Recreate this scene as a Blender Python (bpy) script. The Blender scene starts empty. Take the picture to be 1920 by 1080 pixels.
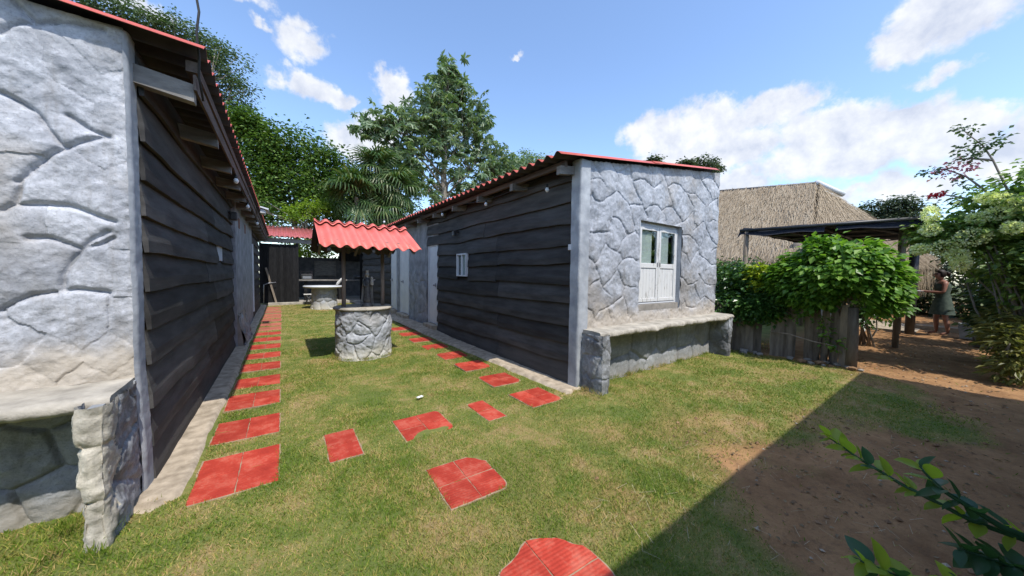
import bpy, bmesh, math, random, heapq
import numpy as np
from mathutils import Vector, Matrix, kdtree
PI = math.pi
scn = bpy.context.scene
COL = scn.collection
rng = np.random.default_rng(7)
random.seed(7)

# ------------------------------------------------------------------ camera
cam_d = bpy.data.cameras.new('camera'); cam = bpy.data.objects.new('camera', cam_d); COL.objects.link(cam)
scn.camera = cam
def _n(a): return a / np.linalg.norm(a)
_Y = _n(np.array([528-960., 540-507., -614.])); _X = _n(np.array([1835-960., 540-525., -614.]))
_X = _n(_X - _Y*_X.dot(_Y)); _Z = np.cross(_X, _Y)
CR = np.stack([_X, _Y, _Z])
M = Matrix([list(CR[i]) + [0] for i in range(3)] + [[0, 0, 0, 1]])
cam.matrix_world = Matrix.Translation((0, 0, 1.45)) @ M
cam_d.sensor_width = 36; cam_d.lens = 614/1920*36
cam_d.clip_start = 0.05; cam_d.clip_end = 600

# ------------------------------------------------------------------ sun, sky, exposure
SUN_DIR = Vector((-0.028, 0.64, -1.0)).normalized()          # direction the light travels
sun_d = bpy.data.lights.new('sun', 'SUN'); sun_d.energy = 3.05; sun_d.angle = math.radians(0.53)
sun_d.color = (1.0, 0.95, 0.87)
sun = bpy.data.objects.new('sun', sun_d); COL.objects.link(sun)
sun.rotation_euler = SUN_DIR.to_track_quat('-Z', 'Y').to_euler()
sun.location = (0, -10, 20)
ELEV = math.asin(-SUN_DIR.z); AZ = math.atan2(-SUN_DIR.x, -SUN_DIR.y)

world = bpy.data.worlds.new('World'); scn.world = world; world.use_nodes = True
wt = world.node_tree; wt.nodes.clear()
def N(t, typ, **k):
    n = t.nodes.new(typ)
    for a, b in k.items(): setattr(n, a, b)
    return n
def mth(t, op, a, b=None, c=None, clamp=False):
    n = N(t, 'ShaderNodeMath', operation=op); n.use_clamp = clamp
    for i, v in enumerate((a, b, c)):
        if v is None: continue
        if isinstance(v, (int, float)): n.inputs[i].default_value = v
        else: t.links.new(v, n.inputs[i])
    return n.outputs[0]
def vmth(t, op, a, b=None):
    n = N(t, 'ShaderNodeVectorMath', operation=op)
    for i, v in enumerate((a, b)):
        if v is None: continue
        if isinstance(v, tuple): n.inputs[i].default_value = v
        else: t.links.new(v, n.inputs[i])
    return n
def noise(t, vec, scale, detail=4, rough=.5, dist=0.0, color=False):
    n = N(t, 'ShaderNodeTexNoise'); n.inputs['Scale'].default_value = scale; n.inputs['Detail'].default_value = detail
    n.inputs['Roughness'].default_value = rough; n.inputs['Distortion'].default_value = dist
    if vec is not None: t.links.new(vec, n.inputs['Vector'])
    return n.outputs['Color' if color else 'Fac']
def ramp(t, fac, stops, interp='LINEAR'):
    n = N(t, 'ShaderNodeValToRGB'); cr = n.color_ramp; cr.interpolation = interp
    while len(cr.elements) < len(stops): cr.elements.new(0.5)
    for e, (p, c) in zip(cr.elements, stops):
        e.position = p; e.color = (c[0], c[1], c[2], 1) if isinstance(c, tuple) else (c, c, c, 1)
    t.links.new(fac, n.inputs[0]); return n.outputs[0]
def mixc(t, fac, a, b, mode='MIX'):
    n = N(t, 'ShaderNodeMix', data_type='RGBA', blend_type=mode)
    for sock, v in ((n.inputs[0], fac), (n.inputs[6], a), (n.inputs[7], b)):
        if isinstance(v, (int, float)): sock.default_value = v
        elif isinstance(v, tuple): sock.default_value = (v[0], v[1], v[2], 1)
        else: t.links.new(v, sock)
    return n.outputs[2]

SKY_S = 0.15
sky = N(wt, 'ShaderNodeTexSky', sky_type='NISHITA'); sky.sun_disc = False
sky.sun_elevation = ELEV; sky.sun_rotation = AZ; sky.altitude = 0; sky.air_density = 1.0; sky.dust_density = 0.6; sky.ozone_density = 1.6
tc = N(wt, 'ShaderNodeTexCoord'); sep = N(wt, 'ShaderNodeSeparateXYZ'); wt.links.new(tc.outputs['Generated'], sep.inputs[0])
azn = mth(wt, 'MULTIPLY', mth(wt, 'ARCTAN2', sep.outputs[0], sep.outputs[1]), 57.2958)
eln = mth(wt, 'MULTIPLY', mth(wt, 'ARCSINE', sep.outputs[2]), 57.2958)
cmb = N(wt, 'ShaderNodeCombineXYZ'); wt.links.new(azn, cmb.inputs[0]); wt.links.new(eln, cmb.inputs[1])
wn = noise(wt, tc.outputs['Generated'], 14, 6, .6, color=True)
wv = vmth(wt, 'MULTIPLY', vmth(wt, 'SUBTRACT', wn, (.5, .5, .5)).outputs[0], (7, 5, 0)).outputs[0]
pv = vmth(wt, 'ADD', cmb.outputs[0], wv).outputs[0]
CL = [(2.5,29.6,3.0,1.8,.8),(2.8,31.3,1.6,1.1,.6),(2.4,25.5,2.8,1.8,.95),(5.7,24.7,3.2,1.3,.9),(8.2,24.6,1.2,.9,.8),(15.6,27.1,2.9,2.6,1.3),(13.4,21.8,4.1,2.0,1.2),
 (10.7,19.3,4.7,2.6,1.2),(7.8,19.4,2.2,1.1,.7),(57.8,21.4,4.3,2.7,1.2),(64.7,21.4,5.6,3.2,1.3),(72.8,21.6,4.6,2.3,1.2),(78.7,18.3,5.4,2.9,1.3),(84.7,16.6,4.4,2.4,1.2),
 (89.2,15.7,3.1,1.9,1),(65.5,17.5,9.7,3.0,1.4),(78.8,15.0,8.2,2.7,1.2),(86.6,14.2,4.6,1.8,1),(69.6,12.6,3.6,2.4,1.1),(76,9.5,7,2.0,.7),(85.0,9.9,4.9,1.9,1),(87.1,26.2,4.2,3.2,1.1),(84.6,24.6,2.4,1.8,.9),
 (87.0,20.8,1.8,.8,.6),(-13.3,27.1,3.4,.8,.6),(-2.3,32.0,2.3,.7,.5),(34.8,33.1,.8,.4,.55),(-1.8,29.9,.8,.5,.5),(79.9,10.4,1.8,.8,.8),(52,12,6,2.5,.8),(95,12,8,3,1.1),(104,20,7,3,1)]
rr = random.Random(5)
for k in range(16):
    CL.append((rr.uniform(112, 335)-0, rr.uniform(9, 55), rr.uniform(4, 11), rr.uniform(2, 4), rr.uniform(.7, 1.2)))
acc = None
for (a, e, ra, re, w) in CL:
    if a > 180: a -= 360
    s = vmth(wt, 'MULTIPLY', vmth(wt, 'SUBTRACT', pv, (a, e, 0)).outputs[0], (1/ra, 1/re, 0))
    L = vmth(wt, 'LENGTH', s.outputs[0]).outputs['Value']
    v = mth(wt, 'MULTIPLY_ADD', L, -w, w*1.12)
    acc = v if acc is None else mth(wt, 'SMOOTH_MAX' if False else 'MAXIMUM', acc, v)
cn = noise(wt, tc.outputs['Generated'], 22, 8, .62)
cn2 = noise(wt, tc.outputs['Generated'], 70, 5, .6)
dens = mth(wt, 'ADD', acc, mth(wt, 'MULTIPLY', mth(wt, 'SUBTRACT', cn, .5), 1.1))
dens = mth(wt, 'ADD', dens, mth(wt, 'MULTIPLY', mth(wt, 'SUBTRACT', cn2, .5), .35))
mask = N(wt, 'ShaderNodeMapRange', interpolation_type='SMOOTHSTEP'); wt.links.new(dens, mask.inputs[0]); mask.inputs[1].default_value = -.16; mask.inputs[2].default_value = 0.46
cs = noise(wt, vmth(wt, 'ADD', tc.outputs['Generated'], (0, 0, .03)).outputs[0], 16, 6, .6)
ccol = ramp(wt, cs, [(.30, (4.9, 5.3, 6.3)), (.62, (7.6, 7.7, 7.9))])
ccol = mixc(wt, 1.0, ccol, (.64*.13/SKY_S,)*3, 'MULTIPLY')
skyc = mixc(wt, 1.0, sky.outputs[0], (1.12, 1.17, 1.24), 'MULTIPLY')
bgc = mixc(wt, mth(wt, 'MULTIPLY', mask.outputs[0], .93), skyc, ccol)
bg = N(wt, 'ShaderNodeBackground'); bg.inputs[1].default_value = SKY_S; wt.links.new(bgc, bg.inputs[0])
wo = N(wt, 'ShaderNodeOutputWorld'); wt.links.new(bg.outputs[0], wo.inputs[0])
scn.view_settings.view_transform = 'Standard'; scn.view_settings.look = 'None'
scn.view_settings.exposure = 0.72; scn.view_settings.gamma = 1.0; scn.view_settings.use_curve_mapping = False
scn.render.engine = 'CYCLES'
scn.cycles.max_bounces = 6; scn.cycles.diffuse_bounces = 3; scn.cycles.transparent_max_bounces = 8

# carved groove lines on the gables (wall plane metres) and the well (degrees, metres)
GR=[[(3.28,2.9),(3.35,2.83),(3.44,2.73),(3.44,2.7),(3.5,2.67),(3.54,2.6),(3.55,2.47)],[(3.6,2.98),(3.67,2.92),(3.76,2.85),(3.8,2.8),(3.81,2.74),(3.77,2.6)],[(3.76,2.85),(3.89,2.9),(4.0,2.97),(4.06,3.06)],[(4.05,3.04),(4.03,2.99),(4.07,2.9),(4.12,2.79),(4.16,2.72),(4.24,2.63),(4.32,2.54),(4.36,2.47)],[(4.12,2.79),(4.26,2.84),(4.42,2.86),(4.54,2.83),(4.66,2.77),(4.73,2.71),(4.76,2.62),(4.78,2.53)],[(4.66,2.77),(4.84,2.9)],[(3.25,2.49),(3.32,2.42),(3.4,2.39),(3.5,2.42),(3.55,2.47),(3.65,2.51),(3.77,2.6)],[(3.77,2.6),(3.91,2.52),(4.05,2.44),(4.1,2.37),(4.14,2.26),(4.2,2.15),(4.21,2.1)],[(4.05,2.44),(4.17,2.47),(4.36,2.47),(4.43,2.42),(4.51,2.35),(4.53,2.31)],[(4.43,2.42),(4.52,2.48),(4.64,2.52),(4.78,2.53),(4.86,2.49)],[(3.69,2.24),(3.8,2.24),(3.89,2.17),(4.02,2.06),(4.06,2.03)],[(3.26,1.99),(3.43,2.01),(3.61,2.03)],[(4.21,2.1),(4.3,2.05)],[(3.44,2.7),(3.36,2.69),(3.24,2.66)],[(4.41,3.07),(4.51,3.01),(4.6,2.99)],[(4.67,2.77),(4.84,2.88)],[(4.85,3.13),(4.94,3.01),(5.02,2.85),(5.08,2.75),(5.17,2.63),(5.21,2.56),(5.34,2.48),(5.51,2.36)],[(5.02,2.85),(5.1,2.89),(5.21,2.95)],[(4.78,2.52),(4.89,2.46),(4.98,2.39),(5.01,2.32)],[(4.89,2.46),(5.01,2.53),(5.14,2.56),(5.21,2.56)],[(5.41,2.95),(5.57,2.86),(5.73,2.85),(5.89,2.88),(6.0,2.83),(6.15,2.77),(6.24,2.73),(6.24,2.61),(6.27,2.43),(6.34,2.31),(6.47,2.21),(6.58,2.13)],[(5.21,2.95),(5.41,2.95)],[(5.62,2.83),(5.76,2.73),(5.86,2.66),(5.88,2.57),(5.91,2.33)],[(5.51,2.35),(5.68,2.42),(5.87,2.58)],[(5.89,2.24),(6.07,2.34),(6.21,2.43)],[(5.7,3.25),(5.81,3.18),(5.89,3.13)],[(6.02,3.3),(6.09,3.18),(6.21,3.09),(6.38,2.99),(6.48,2.92),(6.54,2.84)],[(6.12,3.15),(6.32,3.24),(6.48,3.32)],[(6.52,3.35),(6.58,3.23),(6.73,3.14),(6.83,3.11)],[(6.42,2.75),(6.54,2.82),(6.66,2.88),(6.8,2.94)],[(6.43,2.43),(6.6,2.5),(6.74,2.48)],[(6.59,2.77),(6.6,2.5)],[(3.95,2.09),(4.04,2.03)],[(3.82,1.77),(3.91,1.91),(4.04,2.02),(4.18,2.07),(4.3,2.06)],[(3.57,1.87),(3.69,1.8),(3.81,1.77),(3.89,1.74),(3.94,1.66)],[(3.94,1.66),(4.07,1.7),(4.2,1.7),(4.27,1.66)],[(4.27,1.27),(4.15,1.27),(3.98,1.32),(3.91,1.42),(3.84,1.53)],[(3.94,1.66),(3.85,1.58),(3.83,1.52),(3.7,1.39),(3.54,1.29)],[(3.23,1.68),(3.35,1.59),(3.42,1.48),(3.47,1.37),(3.54,1.27),(3.63,1.2),(3.71,1.16)],[(3.35,1.59),(3.43,1.65),(3.53,1.81),(3.57,1.87)],[(3.24,1.17),(3.27,1.27),(3.29,1.3),(3.36,1.35),(3.44,1.38)],[(3.4,0.89),(3.47,0.97),(3.58,1.0),(3.76,1.04),(3.86,1.1),(3.96,1.15),(4.0,1.25)],[(3.24,1.01),(3.32,0.97),(3.39,0.86)],[(3.65,0.98),(3.71,0.85)],[(3.97,1.15),(4.04,1.03),(4.11,0.85)],[(5.52,2.13),(5.76,2.15),(5.94,2.08),(6.08,1.97),(6.13,1.84),(6.3,1.79),(6.48,1.73),(6.61,1.66),(6.83,1.68)],[(6.08,1.9),(5.86,1.68)],[(5.52,1.87),(5.67,1.82),(5.75,1.73),(5.8,1.66)],[(6.28,2.39),(6.4,2.26),(6.59,2.11),(6.81,2.03)],[(5.51,1.43),(5.66,1.38),(5.74,1.29),(5.92,1.32),(6.03,1.36)],[(6.11,1.49),(6.23,1.41),(6.41,1.31),(6.62,1.28)],[(5.95,1.32),(6.04,1.21),(6.23,1.01)],[(5.63,1.06),(5.72,0.93),(5.92,0.89),(6.06,0.89)],[(6.23,1.02),(6.4,1.08),(6.58,1.0),(6.82,0.92)],[(6.57,1.9),(6.71,1.97),(6.83,2.0)]]
GL=[[(-1.156,2.879),(-1.131,2.838),(-1.094,2.793)],[(-1.204,2.693),(-1.171,2.742),(-1.133,2.772),(-1.094,2.793),(-1.036,2.823),(-0.977,2.844),(-0.916,2.857),(-0.846,2.861)],[(-1.214,2.377),(-1.162,2.345),(-1.109,2.303),(-1.076,2.248),(-1.038,2.184),(-1.004,2.131)],[(-1.004,2.131),(-0.954,2.171),(-0.896,2.209),(-0.837,2.238)],[(-1.004,2.131),(-1.064,2.075),(-1.118,1.999),(-1.159,1.937),(-1.176,1.916)],[(-0.992,2.317),(-0.895,2.248),(-0.837,2.238)],[(-1.118,1.984),(-1.159,1.922),(-1.175,1.856),(-1.183,1.787)],[(-1.234,1.749),(-1.202,1.78),(-1.169,1.793),(-1.096,1.803),(-1.007,1.805),(-0.946,1.788),(-0.895,1.764),(-0.83,1.736)],[(-0.858,1.673),(-0.912,1.629),(-0.958,1.561),(-1.01,1.476),(-1.037,1.403),(-1.033,1.315)],[(-1.152,1.611),(-1.072,1.617),(-1.013,1.592),(-0.958,1.561)],[(-1.252,1.215),(-1.196,1.258),(-1.14,1.289),(-1.064,1.306)],[(-1.033,1.315),(-0.984,1.324),(-0.868,1.302)],[(-0.945,1.572),(-0.894,1.585),(-0.839,1.634)]]
GW=[[(-96.6,0.468),(-69.3,0.544),(-56.6,0.59),(-51.6,0.503),(-47.8,0.42),(-37.0,0.466),(-29.1,0.55),(-24.0,0.602)],[(-24.0,0.602),(-22.7,0.644),(-10.6,0.583),(1.7,0.496),(7.5,0.416),(13.6,0.357)],[(-47.8,0.42),(-50.2,0.377),(-47.2,0.294),(-38.5,0.271),(-26.8,0.261),(-18.1,0.274),(-10.8,0.313),(-3.4,0.372),(5.6,0.424)],[(13.6,0.357),(21.0,0.392),(31.1,0.522),(49.2,0.614)],[(1.8,0.656),(7.1,0.749),(15.3,0.792),(22.8,0.782),(29.4,0.722)],[(13.6,0.357),(9.4,0.264),(5.4,0.128),(-1.1,0.06),(-8.6,-0.008)],[(-31.9,0.261),(-29.4,0.161),(-23.2,0.043),(-18.3,-0.001)],[(-52.0,0.239),(-61.2,0.136),(-76.6,0.022)],[(-96.5,0.2),(-76.1,0.163),(-65.5,0.111)],[(5.4,0.107),(14.9,0.051),(23.9,0.037),(34.6,0.13),(43.5,0.272)],[(-15.5,0.548),(-25.3,0.592)],[(-29.2,0.424),(-20.5,0.407),(-10.7,0.403),(4.3,0.425)]]
# ------------------------------------------------------------------ value noise in numpy
def _h(ix, iy, iz, s):
    n = (ix.astype(np.int64)*374761393 + iy.astype(np.int64)*668265263 + iz.astype(np.int64)*2147483647 + s*974711) & 0xffffffff
    n = ((n ^ (n >> 13)) * 1274126177) & 0xffffffff
    return ((n ^ (n >> 16)) & 0xffff) / 65535.0
def vn(x, y, z=0.0, s=0):
    x, y, z = np.broadcast_arrays(np.asarray(x, float), np.asarray(y, float), np.asarray(z, float))
    ix, iy, iz = np.floor(x), np.floor(y), np.floor(z)
    fx, fy, fz = x-ix, y-iy, z-iz
    fx, fy, fz = [f*f*(3-2*f) for f in (fx, fy, fz)]
    r = 0
    for a in (0, 1):
        for b in (0, 1):
            for c in (0, 1):
                r = r + _h(ix+a, iy+b, iz+c, s)*(fx if a else 1-fx)*(fy if b else 1-fy)*(fz if c else 1-fz)
    return r - .5
def fbm(x, y, z=0.0, o=4, s=0):
    r = 0; a = 1.0; f = 1.0
    for k in range(o):
        r = r + a*vn(np.asarray(x)*f, np.asarray(y)*f, np.asarray(z)*f, s+k*17); a *= .5; f *= 2.03
    return r
def sstep(a, b, x):
    t = np.clip((x-a)/(b-a), 0, 1); return t*t*(3-2*t)

# ------------------------------------------------------------------ object helpers
def npmesh(name, V, F, smooth=True, attrs=None, mats=None):
    V = np.asarray(V, np.float32); F = np.asarray(F, np.int32)
    me = bpy.data.meshes.new(name); k = F.shape[1]
    me.vertices.add(len(V)); me.vertices.foreach_set('co', V.ravel())
    me.loops.add(F.size); me.loops.foreach_set('vertex_index', F.ravel())
    me.polygons.add(len(F)); me.polygons.foreach_set('loop_start', np.arange(0, F.size, k, dtype=np.int32))
    me.polygons.foreach_set('loop_total', np.full(len(F), k, np.int32))
    me.update(calc_edges=True)
    me.polygons.foreach_set('use_smooth', np.full(len(F), smooth, bool))
    if attrs:
        for an, arr in attrs.items():
            at = me.attributes.new(an, 'FLOAT', 'POINT'); at.data.foreach_set('value', np.asarray(arr, np.float32))
    return me
def prop(o, label=None, cat=None, group=None, kind=None):
    if label: o['label'] = label
    if cat: o['category'] = cat
    if group: o['group'] = group
    if kind: o['kind'] = kind
    return o
def thing(name, loc, label, cat, group=None):
    o = bpy.data.objects.new(name, None); o.empty_display_size = .1; o.location = loc; COL.objects.link(o)
    return prop(o, label, cat, group)
def root_loc(o):
    v = Vector((0, 0, 0))
    while o is not None:
        v += o.location; o = o.parent
    return np.array(v)
def link(name, me, mat, parent=None, loc=None):
    """me is in world coordinates; parent chain locations are subtracted"""
    if parent is not None: off = root_loc(parent)
    else: off = np.array(loc if loc is not None else (0, 0, 0), float)
    if np.abs(off).max() > 0:
        me.transform(Matrix.Translation(-Vector(off)))
    o = bpy.data.objects.new(name, me); COL.objects.link(o)
    if mat is not None:
        me.materials.clear(); me.materials.append(mat)
    if parent is not None: o.parent = parent
    elif loc is not None: o.location = loc
    return o
def mobj(name, V, F, mat, parent=None, loc=None, smooth=True, attrs=None):
    return link(name, npmesh(name, V, F, smooth, attrs), mat, parent, loc)
def structure(o): o['kind'] = 'structure'; return o
def stuff(o): o['kind'] = 'stuff'; return o

class MB:
    """collects polygons of several shapes into one mesh"""
    def __init__(s): s.v = []; s.f = []; s.sm = []
    def add(s, V, F, smooth=False):
        b = len(s.v); s.v += [tuple(map(float, v)) for v in V]; s.f += [tuple(i+b for i in f) for f in F]; s.sm += [smooth]*len(F); return s
    def box(s, c, d, rot=None, bev=0.0):
        bm = bmesh.new(); bmesh.ops.create_cube(bm, size=1)
        for v in bm.verts: v.co = Vector((v.co.x*d[0], v.co.y*d[1], v.co.z*d[2]))
        if bev: bmesh.ops.bevel(bm, geom=bm.edges[:], offset=bev, segments=1, affect='EDGES')
        R = rot if rot is not None else Matrix.Identity(3)
        V = [R @ v.co + Vector(c) for v in bm.verts]; bm.verts.index_update()
        F = [[v.index for v in f.verts] for f in bm.faces]; bm.free(); return s.add(V, F)
    def span(s, a, b, bev=0.0):
        a = np.array(a, float); b = np.array(b, float); return s.box((a+b)/2, np.abs(b-a), None, bev)
    def tube(s, pts, rad, n=8, cap=True):
        pts = [Vector(p) for p in pts]; m = len(pts)
        if not hasattr(rad, '__len__'): rad = [rad]*m
        V = []; F = []; up = None
        for i, p in enumerate(pts):
            t = (pts[min(i+1, m-1)] - pts[max(i-1, 0)]).normalized()
            if up is None: up = t.orthogonal().normalized()
            up = (up - t*up.dot(t)); up = up.normalized() if up.length > 1e-6 else t.orthogonal().normalized()
            w = t.cross(up)
            for k in range(n):
                a = 2*PI*k/n; V.append(p + (up*math.cos(a) + w*math.sin(a))*rad[i])
        for i in range(m-1):
            for k in range(n):
                F.append((i*n+k, i*n+(k+1) % n, (i+1)*n+(k+1) % n, (i+1)*n+k))
        if cap: F.append(tuple(range(n))[::-1]); F.append(tuple((m-1)*n+k for k in range(n)))
        return s.add(V, F, True)
    def lathe(s, prof, c=(0, 0, 0), n=24, rfun=None):
        V = []; F = []
        for (r, z) in prof:
            for k in range(n):
                a = 2*PI*k/n; q = r*(rfun(a, z) if rfun else 1); V.append((c[0]+q*math.cos(a), c[1]+q*math.sin(a), c[2]+z))
        m = len(prof)
        for i in range(m-1):
            for k in range(n): F.append((i*n+k, i*n+(k+1) % n, (i+1)*n+(k+1) % n, (i+1)*n+k))
        F.append(tuple(range(n))[::-1]); F.append(tuple((m-1)*n+k for k in range(n)))
        return s.add(V, F, True)
    def mesh(s, name):
        me = bpy.data.meshes.new(name); me.from_pydata(s.v, [], s.f); me.update()
        me.polygons.foreach_set('use_smooth', s.sm); return me
    def build(s, name, mat, parent=None, loc=None): return link(name, s.mesh(name), mat, parent, loc)

# ------------------------------------------------------------------ materials
MAT = {}
def newmat(name, rough=.8, spec=.3):
    m = bpy.data.materials.new(name); m.use_nodes = True; t = m.node_tree; b = t.nodes['Principled BSDF']
    b.inputs['Roughness'].default_value = rough; b.inputs['Specular IOR Level'].default_value = spec
    MAT[name] = m; return m, t, b
def objc(t): return N(t, 'ShaderNodeTexCoord').outputs['Object']
def wpos(t): return N(t, 'ShaderNodeNewGeometry').outputs['Position']
def bump(t, b, h, strength=.3, dist=.01):
    n = N(t, 'ShaderNodeBump'); n.inputs['Strength'].default_value = strength; n.inputs['Distance'].default_value = dist
    t.links.new(h, n.inputs['Height']); t.links.new(n.outputs[0], b.inputs['Normal'])
def simple(name, c1, c2, scale=6, rough=.8, spec=.3, bmp=.2, bd=.005, stretch=None, metallic=0, bscale=None, rnd=0.0):
    m, t, b = newmat(name, rough, spec); v = wpos(t)
    if stretch: v = vmth(t, 'MULTIPLY', v, stretch).outputs[0]
    n = noise(t, v, scale, 6, .6); c = ramp(t, n, [(.3, c1), (.7, c2)])
    if rnd:
        r = N(t, 'ShaderNodeObjectInfo').outputs['Random']
        k = mth(t, 'MULTIPLY_ADD', r, rnd, 1-rnd/2); kk = N(t, 'ShaderNodeCombineColor')
        for i in range(3): t.links.new(k, kk.inputs[i])
        c = mixc(t, 1.0, c, kk.outputs[0], 'MULTIPLY')
    t.links.new(c, b.inputs['Base Color']); b.inputs['Metallic'].default_value = metallic
    if bmp: bump(t, b, noise(t, v, bscale or scale*4, 6, .65), bmp, bd)
    return m
def leafmat(name, stops, trans=.35, rough=.45, nscale=.6, spec=.35):
    m, t, b = newmat(name, rough, spec)
    g = N(t, 'ShaderNodeNewGeometry'); r = g.outputs['Random Per Island']
    n = noise(t, g.outputs['Position'], nscale, 3, .5)
    f = mth(t, 'ADD', mth(t, 'MULTIPLY', r, .6), mth(t, 'MULTIPLY', n, .5), clamp=True)
    c = ramp(t, f, stops); t.links.new(c, b.inputs['Base Color'])
    tr = N(t, 'ShaderNodeBsdfTranslucent'); cc = mixc(t, 1.0, c, (1.5, 1.7, .7), 'MULTIPLY'); t.links.new(cc, tr.inputs[0])
    mx = N(t, 'ShaderNodeMixShader'); mx.inputs[0].default_value = trans
    t.links.new(b.outputs[0], mx.inputs[1]); t.links.new(tr.outputs[0], mx.inputs[2])
    t.links.new(mx.outputs[0], t.nodes['Material Output'].inputs[0]); return m

def stonemat(name, base, light, stain, dustz=None, dust=(.50, .43, .33)):
    m, t, b = newmat(name, .78, .3); P = wpos(t)
    n1 = noise(t, P, 3.2, 6, .62); n2 = noise(t, P, 17, 5, .65); n3 = noise(t, P, 1.3, 4, .6)
    c = ramp(t, n1, [(.32, base), (.66, light)])
    c = mixc(t, ramp(t, n2, [(.50, 0.0), (.72, .55)]), c, tuple(min(1, x*1.35) for x in light))
    c = mixc(t, ramp(t, n3, [(.50, 0.0), (.66, .75)]), c, stain)
    n4 = noise(t, P, 85, 3, .7); c = mixc(t, ramp(t, n4, [(.50, 0.0), (.78, .55)]), c, tuple(x*.45 for x in base))
    st = noise(t, vmth(t, 'MULTIPLY', P, (9, 9, .9)).outputs[0], 1.3, 5, .65); c = mixc(t, ramp(t, st, [(.56, 0.0), (.74, .5)]), c, tuple(x*.6 for x in stain))
    r = N(t, 'ShaderNodeObjectInfo').outputs['Random']; k = mth(t, 'MULTIPLY_ADD', r, .22, .88); kk = N(t, 'ShaderNodeCombineColor')
    for i in range(3): t.links.new(k, kk.inputs[i])
    c = mixc(t, 1.0, c, kk.outputs[0], 'MULTIPLY')
    if dustz is not None:
        s = N(t, 'ShaderNodeSeparateXYZ'); t.links.new(P, s.inputs[0])
        z = mth(t, 'ADD', s.outputs[2], mth(t, 'MULTIPLY', mth(t, 'SUBTRACT', n1, .5), .5))
        f = N(t, 'ShaderNodeMapRange', interpolation_type='SMOOTHSTEP'); t.links.new(z, f.inputs[0])
        f.inputs[1].default_value = dustz+.28; f.inputs[2].default_value = dustz; 
        c = mixc(t, mth(t, 'MULTIPLY', f.outputs[0], .75), c, dust)
    t.links.new(c, b.inputs['Base Color'])
    h = mth(t, 'ADD', noise(t, P, 40, 6, .7), mth(t, 'MULTIPLY', n2, 1.5)); bump(t, b, h, .45, .012); return m

stonemat('plaster_stone', (.27, .28, .305), (.50, .51, .54), (.33, .30, .26), .80)
stonemat('plaster_stone_right', (.24, .255, .28), (.44, .46, .50), (.27, .245, .215), .80, (.46, .40, .32))
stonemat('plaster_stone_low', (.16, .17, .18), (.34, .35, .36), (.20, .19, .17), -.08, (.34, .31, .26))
stonemat('well_stone', (.25, .265, .285), (.42, .44, .47), (.30, .29, .27), .0, (.50, .47, .38))
stonemat('pillar_stone', (.38, .355, .30), (.62, .57, .47), (.30, .28, .24), None)
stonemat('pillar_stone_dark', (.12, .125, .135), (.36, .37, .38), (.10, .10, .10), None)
simple('plaster_edge', (.24, .26, .29), (.44, .46, .48), 5, .85, .2, .5, .01)
simple('slab_concrete', (.24, .22, .185), (.48, .44, .37), 7, .9, .2, .7, .012)
simple('strip_concrete', (.24, .195, .14), (.54, .45, .34), 9, .9, .2, .6, .01)
simple('old_concrete', (.20, .185, .16), (.36, .33, .29), 5, .9, .2, .6, .01)
simple('grey_plaster', (.17, .175, .185), (.36, .37, .39), 4.5, .9, .15, .5, .012)
simple('backing', (.20, .21, .22), (.30, .31, .32), 5, .95, .1, .3)
simple('white_paint', (.52, .54, .57), (.66, .675, .69), 3, .45, .4, .1, .002)
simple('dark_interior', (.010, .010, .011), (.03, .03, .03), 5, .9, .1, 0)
simple('grey_wood', (.13, .12, .11), (.26, .245, .225), 5, .85, .2, .5, .006, (1, .25, 3))
simple('post_wood', (.24, .19, .15), (.40, .33, .27), 6, .8, .2, .4, .005, (3, 3, .4))
simple('fence_wood', (.12, .098, .076), (.28, .235, .185), 5, .9, .15, .8, .012, (3, 3, .5), rnd=.6)
simple('bark', (.14, .12, .10), (.30, .27, .23), 4, .95, .1, .8, .03)
simple('sheet_back', (.030, .026, .026), (.065, .055, .055), 5, .8, .2, .2)
simple('net_black', (.012, .014, .020), (.026, .030, .040), 30, .8, .15, .2)
simple('metal_dark', (.02, .02, .022), (.05, .05, .05), 10, .45, .5, 0)
simple('metal_grey', (.25, .25, .26), (.42, .42, .43), 10, .4, .5, 0, metallic=.6)
simple('paper', (.7, .7, .68), (.8, .8, .78), 10, .8, .2, 0)
simple('soil', (.18, .105, .058), (.32, .20, .115), 8, .95, .1, .5, .01)
simple('brick_brown', (.15, .07, .05), (.25, .13, .09), 20, .9, .1, .3)
simple('statue_dark', (.05, .05, .052), (.14, .14, .135), 25, .45, .5, .2)
simple('statue_grey', (.40, .39, .36), (.66, .64, .60), 25, .7, .3, .3)
simple('pot_grey', (.17, .18, .18), (.30, .30, .29), 8, .9, .2, .3)
simple('cloth_curtain', (.60, .585, .55), (.76, .74, .70), 4, .9, .1, .1)
simple('wire_black', (.02, .02, .02), (.03, .03, .03), 10, .6, .3, 0)
simple('rust_metal', (.08, .06, .055), (.17, .13, .12), 30, .7, .3, .2)

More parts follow.
